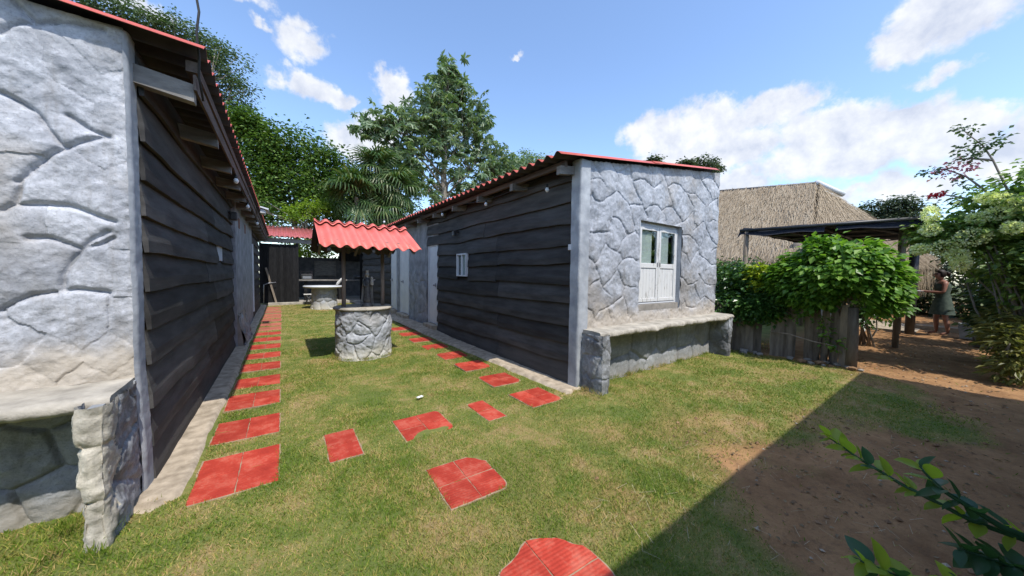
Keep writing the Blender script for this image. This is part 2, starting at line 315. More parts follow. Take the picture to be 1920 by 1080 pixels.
# black timber planks: matt paint, faded in places
m, t, b = newmat('black_plank', .80, .18)
P = wpos(t); g1 = noise(t, vmth(t, 'MULTIPLY', P, (3, .8, 5)).outputs[0], 2.2, 5, .6); g2 = noise(t, vmth(t, 'MULTIPLY', P, (6, 1.0, 26)).outputs[0], 5, 6, .7)
c = ramp(t, g1, [(.35, (.042, .041, .040)), (.68, (.082, .080, .078))])
c = mixc(t, ramp(t, g2, [(.60, 0.0), (.80, .45)]), c, (.095, .096, .10))
r = N(t, 'ShaderNodeObjectInfo').outputs['Random']; k = mth(t, 'MULTIPLY_ADD', r, .7, .65); kk = N(t, 'ShaderNodeCombineColor')
for i in range(3): t.links.new(k, kk.inputs[i])
c = mixc(t, 1.0, c, kk.outputs[0], 'MULTIPLY')
sz = N(t, 'ShaderNodeSeparateXYZ'); t.links.new(P, sz.inputs[0])
f = N(t, 'ShaderNodeMapRange', interpolation_type='SMOOTHSTEP'); t.links.new(mth(t, 'ADD', sz.outputs[2], mth(t, 'MULTIPLY', g1, -.5)), f.inputs[0]); f.inputs[1].default_value = .12; f.inputs[2].default_value = -.22
c = mixc(t, mth(t, 'MULTIPLY', f.outputs[0], .5), c, (.075, .068, .062))
t.links.new(c, b.inputs['Base Color']); bump(t, b, g2, .35, .006)

# red corrugated roof sheet
def redroof(name, c1, c2, dirt, amt):
    m, t, b = newmat(name, .5, .35); P = wpos(t)
    c = ramp(t, noise(t, P, 2.5, 4, .5), [(.35, c1), (.65, c2)])
    c = mixc(t, ramp(t, noise(t, P, 9, 6, .7), [(.50, 0.0), (.75, amt)]), c, dirt)
    t.links.new(c, b.inputs['Base Color']); bump(t, b, noise(t, P, 60, 3, .5), .1, .002); return m
redroof('roof_red', (.50, .10, .075), (.60, .135, .10), (.25, .07, .055), .5)
redroof('roof_salmon', (.66, .145, .115), (.72, .175, .14), (.48, .12, .10), .35)
redroof('roof_red_old', (.30, .07, .065), (.38, .10, .095), (.12, .06, .055), .9)

# red pad tiles with ribbed face
m, t, b = newmat('red_tile', .75, .25); P = objc(t)
n1 = noise(t, wpos(t), 6, 6, .65); n2 = noise(t, wpos(t), 28, 5, .7)
c = ramp(t, n1, [(.30, (.30, .028, .016)), (.68, (.48, .056, .031))])
c = mixc(t, ramp(t, mth(t, 'ADD', mth(t, 'MULTIPLY', n1, .6), mth(t, 'MULTIPLY', n2, .4)), [(.49, 0.0), (.66, .7)]), c, (.47, .15, .10))
r = N(t, 'ShaderNodeObjectInfo').outputs['Random']; k = mth(t, 'MULTIPLY_ADD', r, .3, .85); kk = N(t, 'ShaderNodeCombineColor')
for i in range(3): t.links.new(k, kk.inputs[i])
c = mixc(t, 1.0, c, kk.outputs[0], 'MULTIPLY'); t.links.new(c, b.inputs['Base Color'])
wv_ = N(t, 'ShaderNodeTexWave', wave_type='BANDS', bands_direction='Y'); wv_.inputs['Scale'].default_value = 14; wv_.inputs['Distortion'].default_value = .3; t.links.new(P, wv_.inputs['Vector'])
wx_ = N(t, 'ShaderNodeTexWave', wave_type='BANDS', bands_direction='X'); wx_.inputs['Scale'].default_value = 14; t.links.new(P, wx_.inputs['Vector'])
bump(t, b, mth(t, 'ADD', mth(t, 'ADD', mth(t, 'MULTIPLY', wv_.outputs['Fac'], .8), mth(t, 'MULTIPLY', wx_.outputs['Fac'], .35)), n2), .5, .004)
simple('red_tile_faded', (.30, .09, .06), (.42, .14, .09), 5, .85, .2, .4, .005, rnd=.3)
simple('mortar', (.26, .18, .12), (.40, .30, .20), 12, .95, .1, .6, .006)

# glass
m, t, b = newmat('glass', .04, .5); b.inputs['Base Color'].default_value = (.8, .85, .88, 1)
tr = N(t, 'ShaderNodeBsdfTransparent'); tr.inputs[0].default_value = (.85, .9, .9, 1); gl = N(t, 'ShaderNodeBsdfGlossy'); gl.inputs['Roughness'].default_value = .03
mx = N(t, 'ShaderNodeMixShader')
lw = N(t, 'ShaderNodeLayerWeight'); t.links.new(mth(t, 'MULTIPLY_ADD', mth(t, 'POWER', lw.outputs['Facing'], 3.5), .7, .05, clamp=True), mx.inputs[0]); t.links.new(tr.outputs[0], mx.inputs[1]); t.links.new(gl.outputs[0], mx.inputs[2]); t.links.new(mx.outputs[0], t.nodes['Material Output'].inputs[0])

# peeling white paint for the gable window shutters
m, t, b = newmat('peeling_paint', .55, .35); P = wpos(t)
g = noise(t, vmth(t, 'MULTIPLY', P, (26, 1, 3.2)).outputs[0], 1.6, 6, .75); g2 = noise(t, P, 2.2, 3, .5)
c = mixc(t, ramp(t, mth(t, 'ADD', g, mth(t, 'MULTIPLY', g2, .25)), [(.70, 0.0), (.76, .85)]), (.60, .60, .585), (.22, .20, .17))
t.links.new(c, b.inputs['Base Color']); bump(t, b, g, .3, .002)

# ground: lawn soil / dry thatch mixed with bare dirt by a painted-once mask attribute
DRY = (.40, .30, .125); GRN = (.105, .175, .020); MID = (.220, .245, .048)
def lawncol(t, P, rnd=None):
    a = noise(t, P, 1.9, 7, .66, .5); a2 = noise(t, P, 9, 5, .7)
    f = mth(t, 'ADD', mth(t, 'MULTIPLY', a, .85), mth(t, 'MULTIPLY', a2, .25))
    if rnd is not None: f = mth(t, 'ADD', f, mth(t, 'MULTIPLY', mth(t, 'SUBTRACT', rnd, .5), .34))
    return ramp(t, f, [(.455, GRN), (.575, MID), (.67, DRY), (.76, (.42, .30, .17))])
m, t, b = newmat('ground', .95, .1); P = wpos(t)
at = N(t, 'ShaderNodeAttribute', attribute_name='dirt')
lawn = mixc(t, .40, lawncol(t, P), (.17, .15, .08))
d1 = ramp(t, noise(t, P, 2.3, 6, .65), [(.30, (.20, .105, .050)), (.68, (.44, .25, .118))])
d1 = mixc(t, ramp(t, noise(t, P, 24, 5, .7), [(.52, 0.0), (.72, .55)]), d1, (.13, .085, .055))
far = ramp(t, noise(t, P, .12, 4, .5), [(.4, (.06, .08, .03)), (.6, (.10, .10, .05))])
c = mixc(t, at.outputs['Fac'], lawn, d1)
at2 = N(t, 'ShaderNodeAttribute', attribute_name='far'); c = mixc(t, at2.outputs['Fac'], c, far)
t.links.new(c, b.inputs['Base Color']); bump(t, b, noise(t, P, 38, 6, .7), .9, .02)
m, t, b = newmat('grass_blade', .7, .2); g = N(t, 'ShaderNodeNewGeometry')
c = lawncol(t, g.outputs['Position'], g.outputs['Random Per Island']); c = mixc(t, 1.0, c, (1.25, 1.25, 1.1), 'MULTIPLY')
t.links.new(c, b.inputs['Base Color']); tr = N(t, 'ShaderNodeBsdfTranslucent'); t.links.new(c, tr.inputs[0]); mx = N(t, 'ShaderNodeMixShader'); mx.inputs[0].default_value = .3
t.links.new(b.outputs[0], mx.inputs[1]); t.links.new(tr.outputs[0], mx.inputs[2]); t.links.new(mx.outputs[0], t.nodes['Material Output'].inputs[0])

leafmat('leaf_mango', [(.15, (.022, .060, .012)), (.5, (.065, .130, .024)), (.9, (.16, .25, .045))], .22)
leafmat('leaf_lefttall', [(.15, (.035, .065, .030)), (.6, (.08, .13, .06)), (.9, (.18, .24, .13))], .25)
leafmat('leaf_cecropia', [(.15, (.045, .090, .042)), (.5, (.12, .19, .095)), (.9, (.32, .38, .26))], .28, .35)
leafmat('leaf_yellow', [(.15, (.08, .16, .02)), (.8, (.24, .33, .04))], .4)
leafmat('leaf_palm', [(.15, (.025, .060, .018)), (.6, (.065, .120, .035)), (.95, (.17, .19, .08))], .25, .4)
leafmat('leaf_hedge', [(.15, (.024, .070, .016)), (.6, (.060, .14, .030)), (.92, (.16, .26, .05))], .25, .3, spec=.5)
leafmat('leaf_vine', [(.12, (.045, .11, .016)), (.55, (.11, .23, .028)), (.9, (.24, .38, .06))], .35, .4)
leafmat('leaf_lime', [(.15, (.22, .30, .02)), (.8, (.46, .50, .05))], .45)
leafmat('leaf_flowershrub', [(.15, (.065, .12, .035)), (.55, (.17, .26, .07)), (.9, (.36, .44, .16))], .4)
simple('eave_wood', (.075, .058, .050), (.15, .12, .105), 6, .85, .2, .4, .004, (3, .3, 3))
leafmat('leaf_rshrub', [(.15, (.032, .062, .026)), (.55, (.075, .13, .048)), (.9, (.19, .25, .11))], .3)
leafmat('flower_pale', [(.15, (.56, .60, .36)), (.8, (.82, .80, .58))], .35, .6)
leafmat('flower_pink', [(.15, (.42, .10, .20)), (.8, (.55, .22, .34))], .35, .6)
leafmat('flower_red', [(.15, (.50, .03, .06)), (.8, (.62, .06, .10))], .3, .6)
leafmat('leaf_branch', [(.10, (.025, .070, .032)), (.9, (.055, .125, .055))], .4, .35, 3)
leafmat('leaf_branch_young', [(.10, (.16, .26, .03)), (.9, (.34, .42, .06))], .5, .35, 3)
leafmat('leaf_far', [(.15, (.030, .050, .028)), (.9, (.085, .115, .065))], .25)
leafmat('thatch', [(.10, (.23, .175, .12)), (.5, (.34, .27, .19)), (.9, (.46, .38, .28))], .05, .9, 1.2, .1)
leafmat('leaf_dead', [(.1, (.10, .07, .04)), (.9, (.30, .22, .13))], .15, .9)
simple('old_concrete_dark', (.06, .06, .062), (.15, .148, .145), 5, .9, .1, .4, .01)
simple('fence_dark', (.010, .010, .011), (.022, .022, .022), 6, .9, .1, .4, .005, (3, 1, .6), rnd=.5)
simple('thatch_base', (.10, .08, .06), (.18, .145, .11), 6, .95, .1, .5)
leafmat('leaf_yellow_dull', [(.15, (.09, .11, .03)), (.9, (.26, .24, .08))], .3)
leafmat('straw', [(.1, (.32, .25, .15)), (.9, (.55, .47, .33))], .1, .9)
# ------------------------------------------------------------------ carved stone relief
def polydist(U, W, lines):
    d = np.full(U.shape, 9.0)
    for l in lines:
        for (x0, y0), (x1, y1) in zip(l[:-1], l[1:]):
            dx, dy = x1-x0, y1-y0; L2 = dx*dx+dy*dy+1e-12
            t = np.clip(((U-x0)*dx+(W-y0)*dy)/L2, 0, 1)
            d = np.minimum(d, np.hypot(U-x0-t*dx, W-y0-t*dy))
    return d
def vor(U, W, seeds):
    d1 = np.full(U.shape, 9e9); d2 = d1.copy(); lab = np.zeros(U.shape, int)
    for i, (a, b_) in enumerate(seeds):
        d = np.hypot(U-a, W-b_); nw = d < d1
        d2 = np.where(nw, d1, np.minimum(d2, d)); lab = np.where(nw, i, lab); d1 = np.where(nw, d, d1)
    return lab, (d2-d1)/2
def geodesic(U, W, D, min_sep, gw):
    nu, nv = U.shape; order = np.argsort(-D.ravel()); seeds = []
    for k in order[::3]:
        p = (U.flat[k], W.flat[k])
        if D.flat[k] < .035: break
        if all(math.hypot(p[0]-q[0], p[1]-q[1]) > min_sep for q, _ in seeds): seeds.append((p, k))
        if len(seeds) > 90: break
    cost = 1+260*np.exp(-(D/gw)**2); lab = np.full(nu*nv, -1); dist = np.full(nu*nv, 1e18); h = []
    for i, (_, k) in enumerate(seeds): dist[k] = 0; lab[k] = i; h.append((0.0, int(k)))
    heapq.heapify(h); cf = cost.ravel()
    while h:
        d, k = heapq.heappop(h)
        if d > dist[k]: continue
        i, j = divmod(k, nv)
        for di, dj, s in ((1, 0, 1), (-1, 0, 1), (0, 1, 1), (0, -1, 1), (1, 1, 1.41), (1, -1, 1.41), (-1, 1, 1.41), (-1, -1, 1.41)):
            a, b_ = i+di, j+dj
            if 0 <= a < nu and 0 <= b_ < nv:
                q = a*nv+b_; nd = d+s*cf[q]
                if nd < dist[q]: dist[q] = nd; lab[q] = lab[k]; heapq.heappush(h, (nd, q))
    return lab.reshape(nu, nv)
def border_dist(U, W, lab):
    b_ = np.zeros(lab.shape, bool)
    b_[:-1] |= lab[:-1] != lab[1:]; b_[:, :-1] |= lab[:, :-1] != lab[:, 1:]
    pts = np.argwhere(b_)
    if len(pts) == 0: return np.full(U.shape, 9.0)
    kd = kdtree.KDTree(len(pts))
    for n, (i, j) in enumerate(pts): kd.insert((U[i, j], W[i, j], 0), n)
    kd.balance(); out = np.empty(U.shape)
    it = np.nditer(U, flags=['multi_index'])
    for _ in it:
        i, j = it.multi_index; out[i, j] = kd.find((U[i, j], W[i, j], 0))[2]
    return out
def relief(us, vs, pos, mat, parent, lines=None, seeds=None, depth=.02, gw=.011, pillow=.014, lump=.010, lscale=5., hole=None, name='stone', sd=0, sep=.2, warp=.05, weak=.4, top=None, edge=0.0, off=(0, 0)):
    """stones carved in plaster: every stone is its own mesh, grooves are the recessed joints"""
    U, W = np.meshgrid(us, vs, indexing='ij')
    if lines is not None:
        lines_j = lines; D = polydist(U + .012*fbm(U*9, W*9, 3, 2, sd), W + .012*fbm(U*9, W*9, 8, 2, sd), lines_j)
        lab = geodesic(U, W, D, sep, gw*1.2)
        B = border_dist(U, W, lab); H = -depth*np.exp(-(D/gw)**2) - depth*weak*np.exp(-(B/(gw*.8))**2)
        DD = np.minimum(D, B+.02)
    else:
        Uw = U + warp*fbm(U*3, W*3, 1, 3, sd); Ww = W + warp*fbm(U*3, W*3, 5, 3, sd)
        lab, DD = vor(Uw, Ww, seeds); H = -depth*np.exp(-(DD/gw)**2)
    H = H + pillow*(1-np.exp(-(DD/.07)**1.3))
    H = H + lump*fbm(U*lscale+off[0], W*lscale+off[1], sd, 4, sd+1)*1.5 + lump*.45*fbm(U*lscale*4.3, W*lscale*4.3, sd, 3, sd+2)
    k = _h(lab, lab, lab*0, 5); H = H + (k-.5)*.012
    if edge: H = H - edge*np.exp(-(np.minimum(U-us[0], us[-1]-U)/.02)**2)
    P = pos(U, W, H); V = np.stack(P, -1).reshape(-1, 3); nu, nv = U.shape
    I = np.arange(nu*nv).reshape(nu, nv)
    F = np.stack([I[:-1, :-1], I[1:, :-1], I[1:, 1:], I[:-1, 1:]], -1).reshape(-1, 4)
    FL = lab[:-1, :-1].reshape(-1); uc = (U[:-1, :-1]+U[1:, 1:]).reshape(-1)/2; wc = (W[:-1, :-1]+W[1:, 1:]).reshape(-1)/2
    keep = np.ones(len(F), bool)
    if hole is not None: keep &= ~hole(uc, wc)
    if top is not None: keep &= wc < top(uc)
    made = []
    for L in np.unique(FL[keep]):
        f = F[keep & (FL == L)]
        ids, inv = np.unique(f, return_inverse=True)
        made.append(mobj(name, V[ids], inv.reshape(-1, 4), mat, parent))
    return made
def jgrid(u0, u1, v0, v1, du, dv, sd, jit=.38):
    r = np.random.default_rng(sd); out = []; nu = max(1, round((u1-u0)/du)); nv = max(1, round((v1-v0)/dv))
    for i in range(nu+2):
        for j in range(nv+2):
            out.append((u0+(i-.5+(.5 if j % 2 else 0)*.8)*(u1-u0)/nu + r.uniform(-jit, jit)*du, v0+(j-.5)*(v1-v0)/nv + r.uniform(-jit, jit)*dv))
    return out

# ------------------------------------------------------------------ ground sheet
DX = [-60, 0, 1.2, 1.7, 2.2, 2.9, 3.4, 4.2, 5.2, 6.2, 7.0, 7.5, 9, 12, 20, 60]
DY = [-9, -1., -.3, .30, .85, 1.30, 1.10, .62, .12, .22, .70, 1.3, 1.6, 2.2, 4, 9]
def dirtmask(x, y):
    yb = np.interp(x, DX, DY)
    d = (yb - y)/.22 + 2.6*fbm(np.asarray(x)*1.6, np.asarray(y)*1.6, 2, 4, 3)
    d = sstep(-.6, 1.1, d)
    s = sstep(.42, .62, fbm(np.asarray(x)*1.3, np.asarray(y)*1.3, 9, 4, 11)+.35)*.55*sstep(3.2, .6, y)*sstep(.5, 2, x)     # worn patches
    f = sstep(7.15, 7.6, x)*sstep(3.4, 2.2, y)
    bare = sstep(12.5, 14.2, y)*.25
    return np.clip(np.maximum(np.maximum(d, s), np.maximum(f, bare)), 0, 1)
xs = np.unique(np.round(np.concatenate([np.linspace(-90, -6, 12), np.arange(-5.5, -1.2, .3), np.arange(-1.2, 9, .055), np.arange(9, 24, .25), np.linspace(24, 140, 16)]), 4))
ys = np.unique(np.round(np.concatenate([np.linspace(-60, -4, 10), np.arange(-3.5, -.5, .3), np.arange(-.5, 8, .055), np.arange(8, 24, .2), np.linspace(24, 160, 16)]), 4))
GX, GY = np.meshgrid(xs, ys, indexing='ij')
dm = dirtmask(GX, GY)
near = sstep(30, 20, np.hypot(GX-4, GY-6))
def gz(x, y):
    return (.030*fbm(np.asarray(x)*.9, np.asarray(y)*.9, 0, 3, 21) + .010*fbm(np.asarray(x)*6, np.asarray(y)*6, 0, 3, 22)) - .015
GZ = gz(GX, GY)*near + dm*near*.022*fbm(GX*9, GY*9, 0, 3, 31)
I = np.arange(GX.size).reshape(GX.shape); F = np.stack([I[:-1, :-1], I[1:, :-1], I[1:, 1:], I[:-1, 1:]], -1).reshape(-1, 4)
ground = structure(mobj('ground', np.stack([GX, GY, GZ], -1).reshape(-1, 3), F, MAT['ground'], attrs={'dirt': dm.ravel(), 'far': (1-sstep(34, 20, np.hypot(GX-8, GY-6))).ravel()}))

# ------------------------------------------------------------------ red tiled pads: every pad a thing, its tiles parts
PADS = []
def tile_outline(x0, x1, y0, y1, cut, r, seg=7, circ=None):
    """rough broken rectangle; cut = which corners are knocked off (sx, sy, size)"""
    pts = []
    c = [(x0, y0), (x1, y0), (x1, y1), (x0, y1)]
    for i in range(4):
        a, b_ = c[i], c[(i+1) % 4]
        for k in range(seg):
            t = k/seg; pts.append([a[0]+(b_[0]-a[0])*t, a[1]+(b_[1]-a[1])*t])
    out = []
    for p in pts:
        x, y = p; x += r.uniform(-.0025, .0025); y += r.uniform(-.0025, .0025)
        for (cx, cy, s) in cut:
            dx, dy = abs(x-cx), abs(y-cy)
            if dx+dy < s:
                q = (s-dx-dy)/2*.95+r.uniform(-.004, .004)
                x += q*(1 if cx < (x0+x1)/2 else -1); y += q*(1 if cy < (y0+y1)/2 else -1)
        if circ is not None:
            cx, cy, R = circ; dd = math.hypot(x-cx, y-cy); RR = R*(1+.05*math.sin(5*math.atan2(y-cy, x-cx)+1)+.03*math.sin(9*math.atan2(y-cy, x-cx))+r.uniform(-.015, .015))
            if dd > RR: x = cx+(x-cx)*RR/dd; y = cy+(y-cy)*RR/dd
        out.append((x, y))
    return out
def pad(x0, x1, y0, y1, nx, ny, label, group, rot=0.0, cuts=(), mat='red_tile', circ=None, z=.012, sd=0):
    r = random.Random(sd*31+5); cx, cy = (x0+x1)/2, (y0+y1)/2
    z = z-.006+float(np.max(gz(np.array([x0, x1, x0, x1, cx]), np.array([y0, y0, y1, y1, cy]))))
    t = thing('stepping_pad', (cx, cy, 0), label, 'stepping pad', group); t.rotation_euler = (r.uniform(-.008, .008), r.uniform(-.008, .008), rot)
    gap = .0045; outl = []
    for i in range(nx):
        for j in range(ny):
            a0 = x0+(x1-x0)*i/nx+gap/2; a1 = x0+(x1-x0)*(i+1)/nx-gap/2; b0 = y0+(y1-y0)*j/ny+gap*.9; b1 = y0+(y1-y0)*(j+1)/ny-gap*.9
            ol = tile_outline(a0, a1, b0, b1, cuts, r, 6 if y0 < 5 else 3, circ); n = len(ol); dz = r.uniform(-.0025, .0025)
            mb = MB(); ins = [((x-(a0+a1)/2)*.985+(a0+a1)/2, (y-(b0+b1)/2)*.985+(b0+b1)/2) for x, y in ol]
            V = [(x, y, -.03) for x, y in ol]+[(x, y, z+dz-.003) for x, y in ol]+[(x, y, z+dz) for x, y in ins]
            Fs = [(k, (k+1) % n, n+(k+1) % n, n+k) for k in range(n)]+[(n+k, n+(k+1) % n, 2*n+(k+1) % n, 2*n+k) for k in range(n)]+[tuple(2*n+k for k in range(n))]
            mb.add(V, Fs); mb.build('tile', MAT[mat], t)
    ol = tile_outline(x0-.006, x1+.006, y0-.006, y1+.006, cuts, r, 12, None if circ is None else (circ[0], circ[1], circ[2]+.007)); n = len(ol)
    MB().add([(x, y, -.03) for x, y in ol]+[(x+r.uniform(-.004, .004), y, z-.0055) for x, y in ol], [(k, (k+1) % n, n+(k+1) % n, n+k) for k in range(n)]+[tuple(n+k for k in range(n))]).build('mortar_bed', MAT['mortar'], t)
    PADS.append((x0-.005, x1+.005, y0-.005, y1+.005, rot)); return t
s = .879; g = 'red tiled pads in the left row'
Y0 = [(3.10, 3.76), (4.06, 4.60), (4.96, 5.52), (5.90, 6.42), (6.80, 7.30), (7.68, 8.18), (8.58, 9.06), (9.46, 9.94), (10.34, 10.80)]
nm = ['red tiled pad nearest the camera in the left row, by the concrete strip end', 'second red pad from the camera in the left row', 'third red pad from the camera in the left row', 'fourth red pad from the camera in the left row',
      'fifth red pad from the camera in the left row', 'sixth red pad in the left row, level with the near side of the well', 'seventh red pad in the left row, level with the middle of the well', 'eighth red pad in the left row, level with the end of the black wall', 'ninth and last clear red pad in the left row before the faded ones']
for k, (a, b_) in enumerate(Y0):
    pad(-.575*s, -.04*s, a*s, b_*s, 2, 2, nm[k], g, rot=random.uniform(-.012, .012), sd=k)
for k in range(8):
    a = 11.15+k*.90
    pad(-.56*s, -.03*s, a*s, (a+.66)*s, 2, 2, 'faded brownish red pad, %s past the clear red ones in the far left row' % ['first', 'second', 'third', 'fourth', 'fifth', 'sixth', 'seventh', 'last'][k], 'faded pads at the far end of the left row', mat='red_tile_faded', sd=20+k, z=.009)
g = 'red tiled pads along the right hut'
RL = ['red pad nearest the camera along the right hut, by its bench corner', 'second red pad from the bench corner along the right hut', 'third red pad from the bench corner along the right hut, half in eave shade', 'fourth red pad along the right hut, right end in eave shade',
      'fifth red pad along the right hut, right part in eave shade', 'sixth red pad along the right hut, just before its first white door', 'seventh red pad along the right hut, beside the nearest white door', 'farthest red pad along the right hut, partly hidden by the well']
for k, (a, b_) in enumerate([(3.12, 3.65), (4.02, 4.55), (4.92, 5.44), (5.80, 6.30), (6.72, 7.20), (7.62, 8.10), (8.5, 8.98), (9.4, 9.9)]):
    pad(2.54*s, 3.06*s, a*s, b_*s, 2, 2, RL[k], g, rot=random.uniform(-.03, .03), cuts=((3.06*s, a*s, .07), (2.54*s, b_*s, .05)) if k else ((3.06*s, a*s, .05),), sd=40+k)
g = 'loose red pads crossing the lawn'
pad(.98*s, 1.50*s, 3.14*s, 3.66*s, 2, 2, 'square four tile red pad with a broken right edge, between the two narrow pads', g, cuts=((1.50*s, 3.14*s, .05), (1.50*s, 3.66*s, .04)), sd=60)
pad(.32*s, .59*s, 3.15*s, 3.72*s, 1, 2, 'narrow two tile red pad nearest the left row', g, rot=-.01, sd=61)
pad(.955*s, 1.45*s, 2.04*s, 2.58*s, 2, 2, 'large worn four tile red pad in the middle of the foreground lawn', g, rot=-.03, cuts=((1.45*s, 2.04*s, .05), (1.45*s, 2.58*s, .12)), sd=62)
pad(1.89*s, 2.13*s, 3.11*s, 3.66*s, 1, 2, 'small two tile red pad between the square pad and the bench corner pad', g, rot=.02, cuts=((1.89*s, 3.66*s, .03),), sd=63)
pad(.90*s, 1.50*s, .90*s, 1.56*s, 2, 2, 'rounded broken red pad cut off by the bottom of the picture', g, rot=-.05, circ=(1.19*s, 1.20*s, .285), sd=64); PADS.pop()

# ------------------------------------------------------------------ concrete strips along the huts
def strip(name, xa, xb, y0, y1, z, mat, nseg, sd):
    ys_ = np.linspace(y0, y1, nseg); xi = np.linspace(0, 1, 9)
    T, Yg = np.meshgrid(xi, ys_, indexing='ij')
    a = np.interp(Yg, [y0, y1], xa) ; b_ = np.interp(Yg, [y0, y1], xb)
    a = a+.015*fbm(Yg*2.5, 0, 1, 3, sd); b_ = b_+.015*fbm(Yg*2.5, 0, 7, 3, sd)
    X = a+(b_-a)*T; ed = np.minimum(T, 1-T)
    Z = z(Yg)+.012*fbm(X*7, Yg*7, 0, 3, sd) - .06*(ed < .01)
    Z = np.where(Yg < y0+.01, -.06, Z); Yg = Yg + .05*fbm(X*9, 0, 3, 3, sd)*(Yg < y0+.3)
    V = np.stack([X, Yg, Z], -1).reshape(-1, 3); I = np.arange(T.size).reshape(T.shape)
    F = np.stack([I[:-1, :-1], I[1:, :-1], I[1:, 1:], I[:-1, 1:]], -1).reshape(-1, 4)
    return structure(mobj(name, V, F, mat))
strip('concrete_path', (-.80, -.80), (-.52, -.50), 2.76, 17.0, lambda y: .016+0*y, MAT['strip_concrete'], 160, 3)
strip('concrete_path', (2.80, 2.66), (3.14, 3.30), 2.78, 12.0, lambda y: .016+.055*sstep(6.6, 8.2, y), MAT['strip_concrete'], 120, 4)
strip('concrete_path', (2.70, 2.70), (3.14, 3.14), 11.95, 17.0, lambda y: .070+0*y, MAT['old_concrete'], 50, 5)
def in_strip(x, y): return ((x > -.82) & (x < -.51) & (y > 2.86) & (y < 17)) | ((x > np.interp(y, [2.78, 12], [2.81, 2.68])) & (x < 3.3) & (y > 2.87))
# ------------------------------------------------------------------ timber planks
def plank(parent, x, out, y0, y1, zb, zt, sd, mat='black_plank', wave=.022, thick=.022, lean=.040, name='plank', axis='x'):
    """one lapped board: wavy live lower edge standing proud of the board below. axis x: board in the plane x=const running along y"""
    L = y1-y0; n = max(3, int(L/.10)); yy = np.linspace(y0, y1, n)
    wb = wave*fbm(yy*1.1, 0, sd*1.7, 3, sd)*1.6+.005*fbm(yy*9, 0, sd, 2, sd+3); zbv = zb+wb; ztv = np.full(n, zt)
    tw = .010*fbm(yy*.6, 3, sd, 2, sd+9)
    fr = lean+tw+thick; bk = lean+tw
    prof = [(bk, zbv, 0), (fr, zbv+.002, 0), (fr-.002, zbv+.3*(ztv-zbv), 1), (.35*fr+.006, zbv+.75*(ztv-zbv), 2), (.012+0*fr, ztv, 3), (0*fr, ztv, 3)]
    V = []
    for (o_, z_, _) in prof:
        oo = o_+np.zeros(n); V.append(np.stack([x+out*oo, yy, z_], -1) if axis == 'x' else np.stack([yy, x+out*oo, z_], -1))
    m = len(prof); V = np.stack(V, 1).reshape(-1, 3); F = []
    for i in range(n-1):
        for k in range(m):
            a = i*m+k; b_ = i*m+(k+1) % m; F.append((a, b_, b_+m, a+m))
    mb = MB(); mb.add(V, F); mb.add(V[:m], [tuple(range(m))]); mb.add(V[-m:], [tuple(range(m))]); 
    return mb.build(name, MAT[mat], parent)

def sheet(parent, e0, e1, along, n_w, pitch, amp, mat, z_off=0.0, name='roof_sheet', seg=2, th=.004, phase=0.0, res=12, sag=0.0):
    """corrugated sheet: e0 low edge start point, e1 high edge start point, along = unit vector of the eave, n_w waves"""
    e0 = np.array(e0, float); e1 = np.array(e1, float); along = np.array(along, float); sl = e1-e0
    nrm = np.cross(along, sl); nrm /= np.linalg.norm(nrm)
    if nrm[2] < 0: nrm = -nrm
    n = int(n_w*res)+1; t = np.linspace(0, n_w*pitch, n); w = amp*np.cos(2*PI*(t/pitch)+phase)
    V = []
    for lay in (0, 1):
        for k in range(seg+1):
            f = k/seg
            V.append(e0+sl*f+np.outer(t, along)+np.outer(w+z_off-lay*th-sag*math.sin(PI*f), nrm))
    V = np.concatenate(V); F = []; R = seg+1
    def idx(l, k, i): return (l*R+k)*n+i
    for k in range(seg):
        for i in range(n-1):
            F.append((idx(0, k, i), idx(0, k, i+1), idx(0, k+1, i+1), idx(0, k+1, i)))
            F.append((idx(1, k, i+1), idx(1, k, i), idx(1, k+1, i), idx(1, k+1, i+1)))
        F.append((idx(0, k, 0), idx(0, k+1, 0), idx(1, k+1, 0), idx(1, k, 0))); F.append((idx(0, k, n-1), idx(1, k, n-1), idx(1, k+1, n-1), idx(0, k+1, n-1)))
    for i in range(n-1):
        F.append((idx(0, 0, i), idx(1, 0, i), idx(1, 0, i+1), idx(0, 0, i+1))); F.append((idx(0, seg, i), idx(0, seg, i+1), idx(1, seg, i+1), idx(1, seg, i)))
    o = mobj(name, V, F, MAT[mat], parent); o.data.materials.append(MAT['sheet_back'])
    mi = np.zeros(len(F), np.int32); q = np.array(F); mi[(q >= R*n).all(1)] = 1; o.data.polygons.foreach_set('material_index', mi); return o

def roof_rows(parent, xlo, zlo, xhi, zhi, y0, y1, pitch, amp, mat, waves=6, split=True):
    n = int(math.ceil((y1-y0)/(pitch*waves))); xm = (xlo+xhi)/2; zm = (zlo+zhi)/2
    for k in range(n):
        ya = y0+k*pitch*waves
        if split:
            sheet(parent, (xlo, ya, zlo), (xm+(xhi-xlo)*.02, ya, zm+(zhi-zlo)*.02), (0, 1, 0), waves+.12, pitch, amp, mat, z_off=(k % 2)*.004, phase=PI)
            sheet(parent, (xm-(xhi-xlo)*.02, ya, zm-(zhi-zlo)*.02+.010), (xhi, ya, zhi+.010), (0, 1, 0), waves+.12, pitch, amp, mat, z_off=(k % 2)*.004, phase=PI)
        else: sheet(parent, (xlo, ya, zlo), (xhi, ya, zhi), (0, 1, 0), waves+.12, pitch, amp, mat, z_off=(k % 2)*.004, phase=PI)

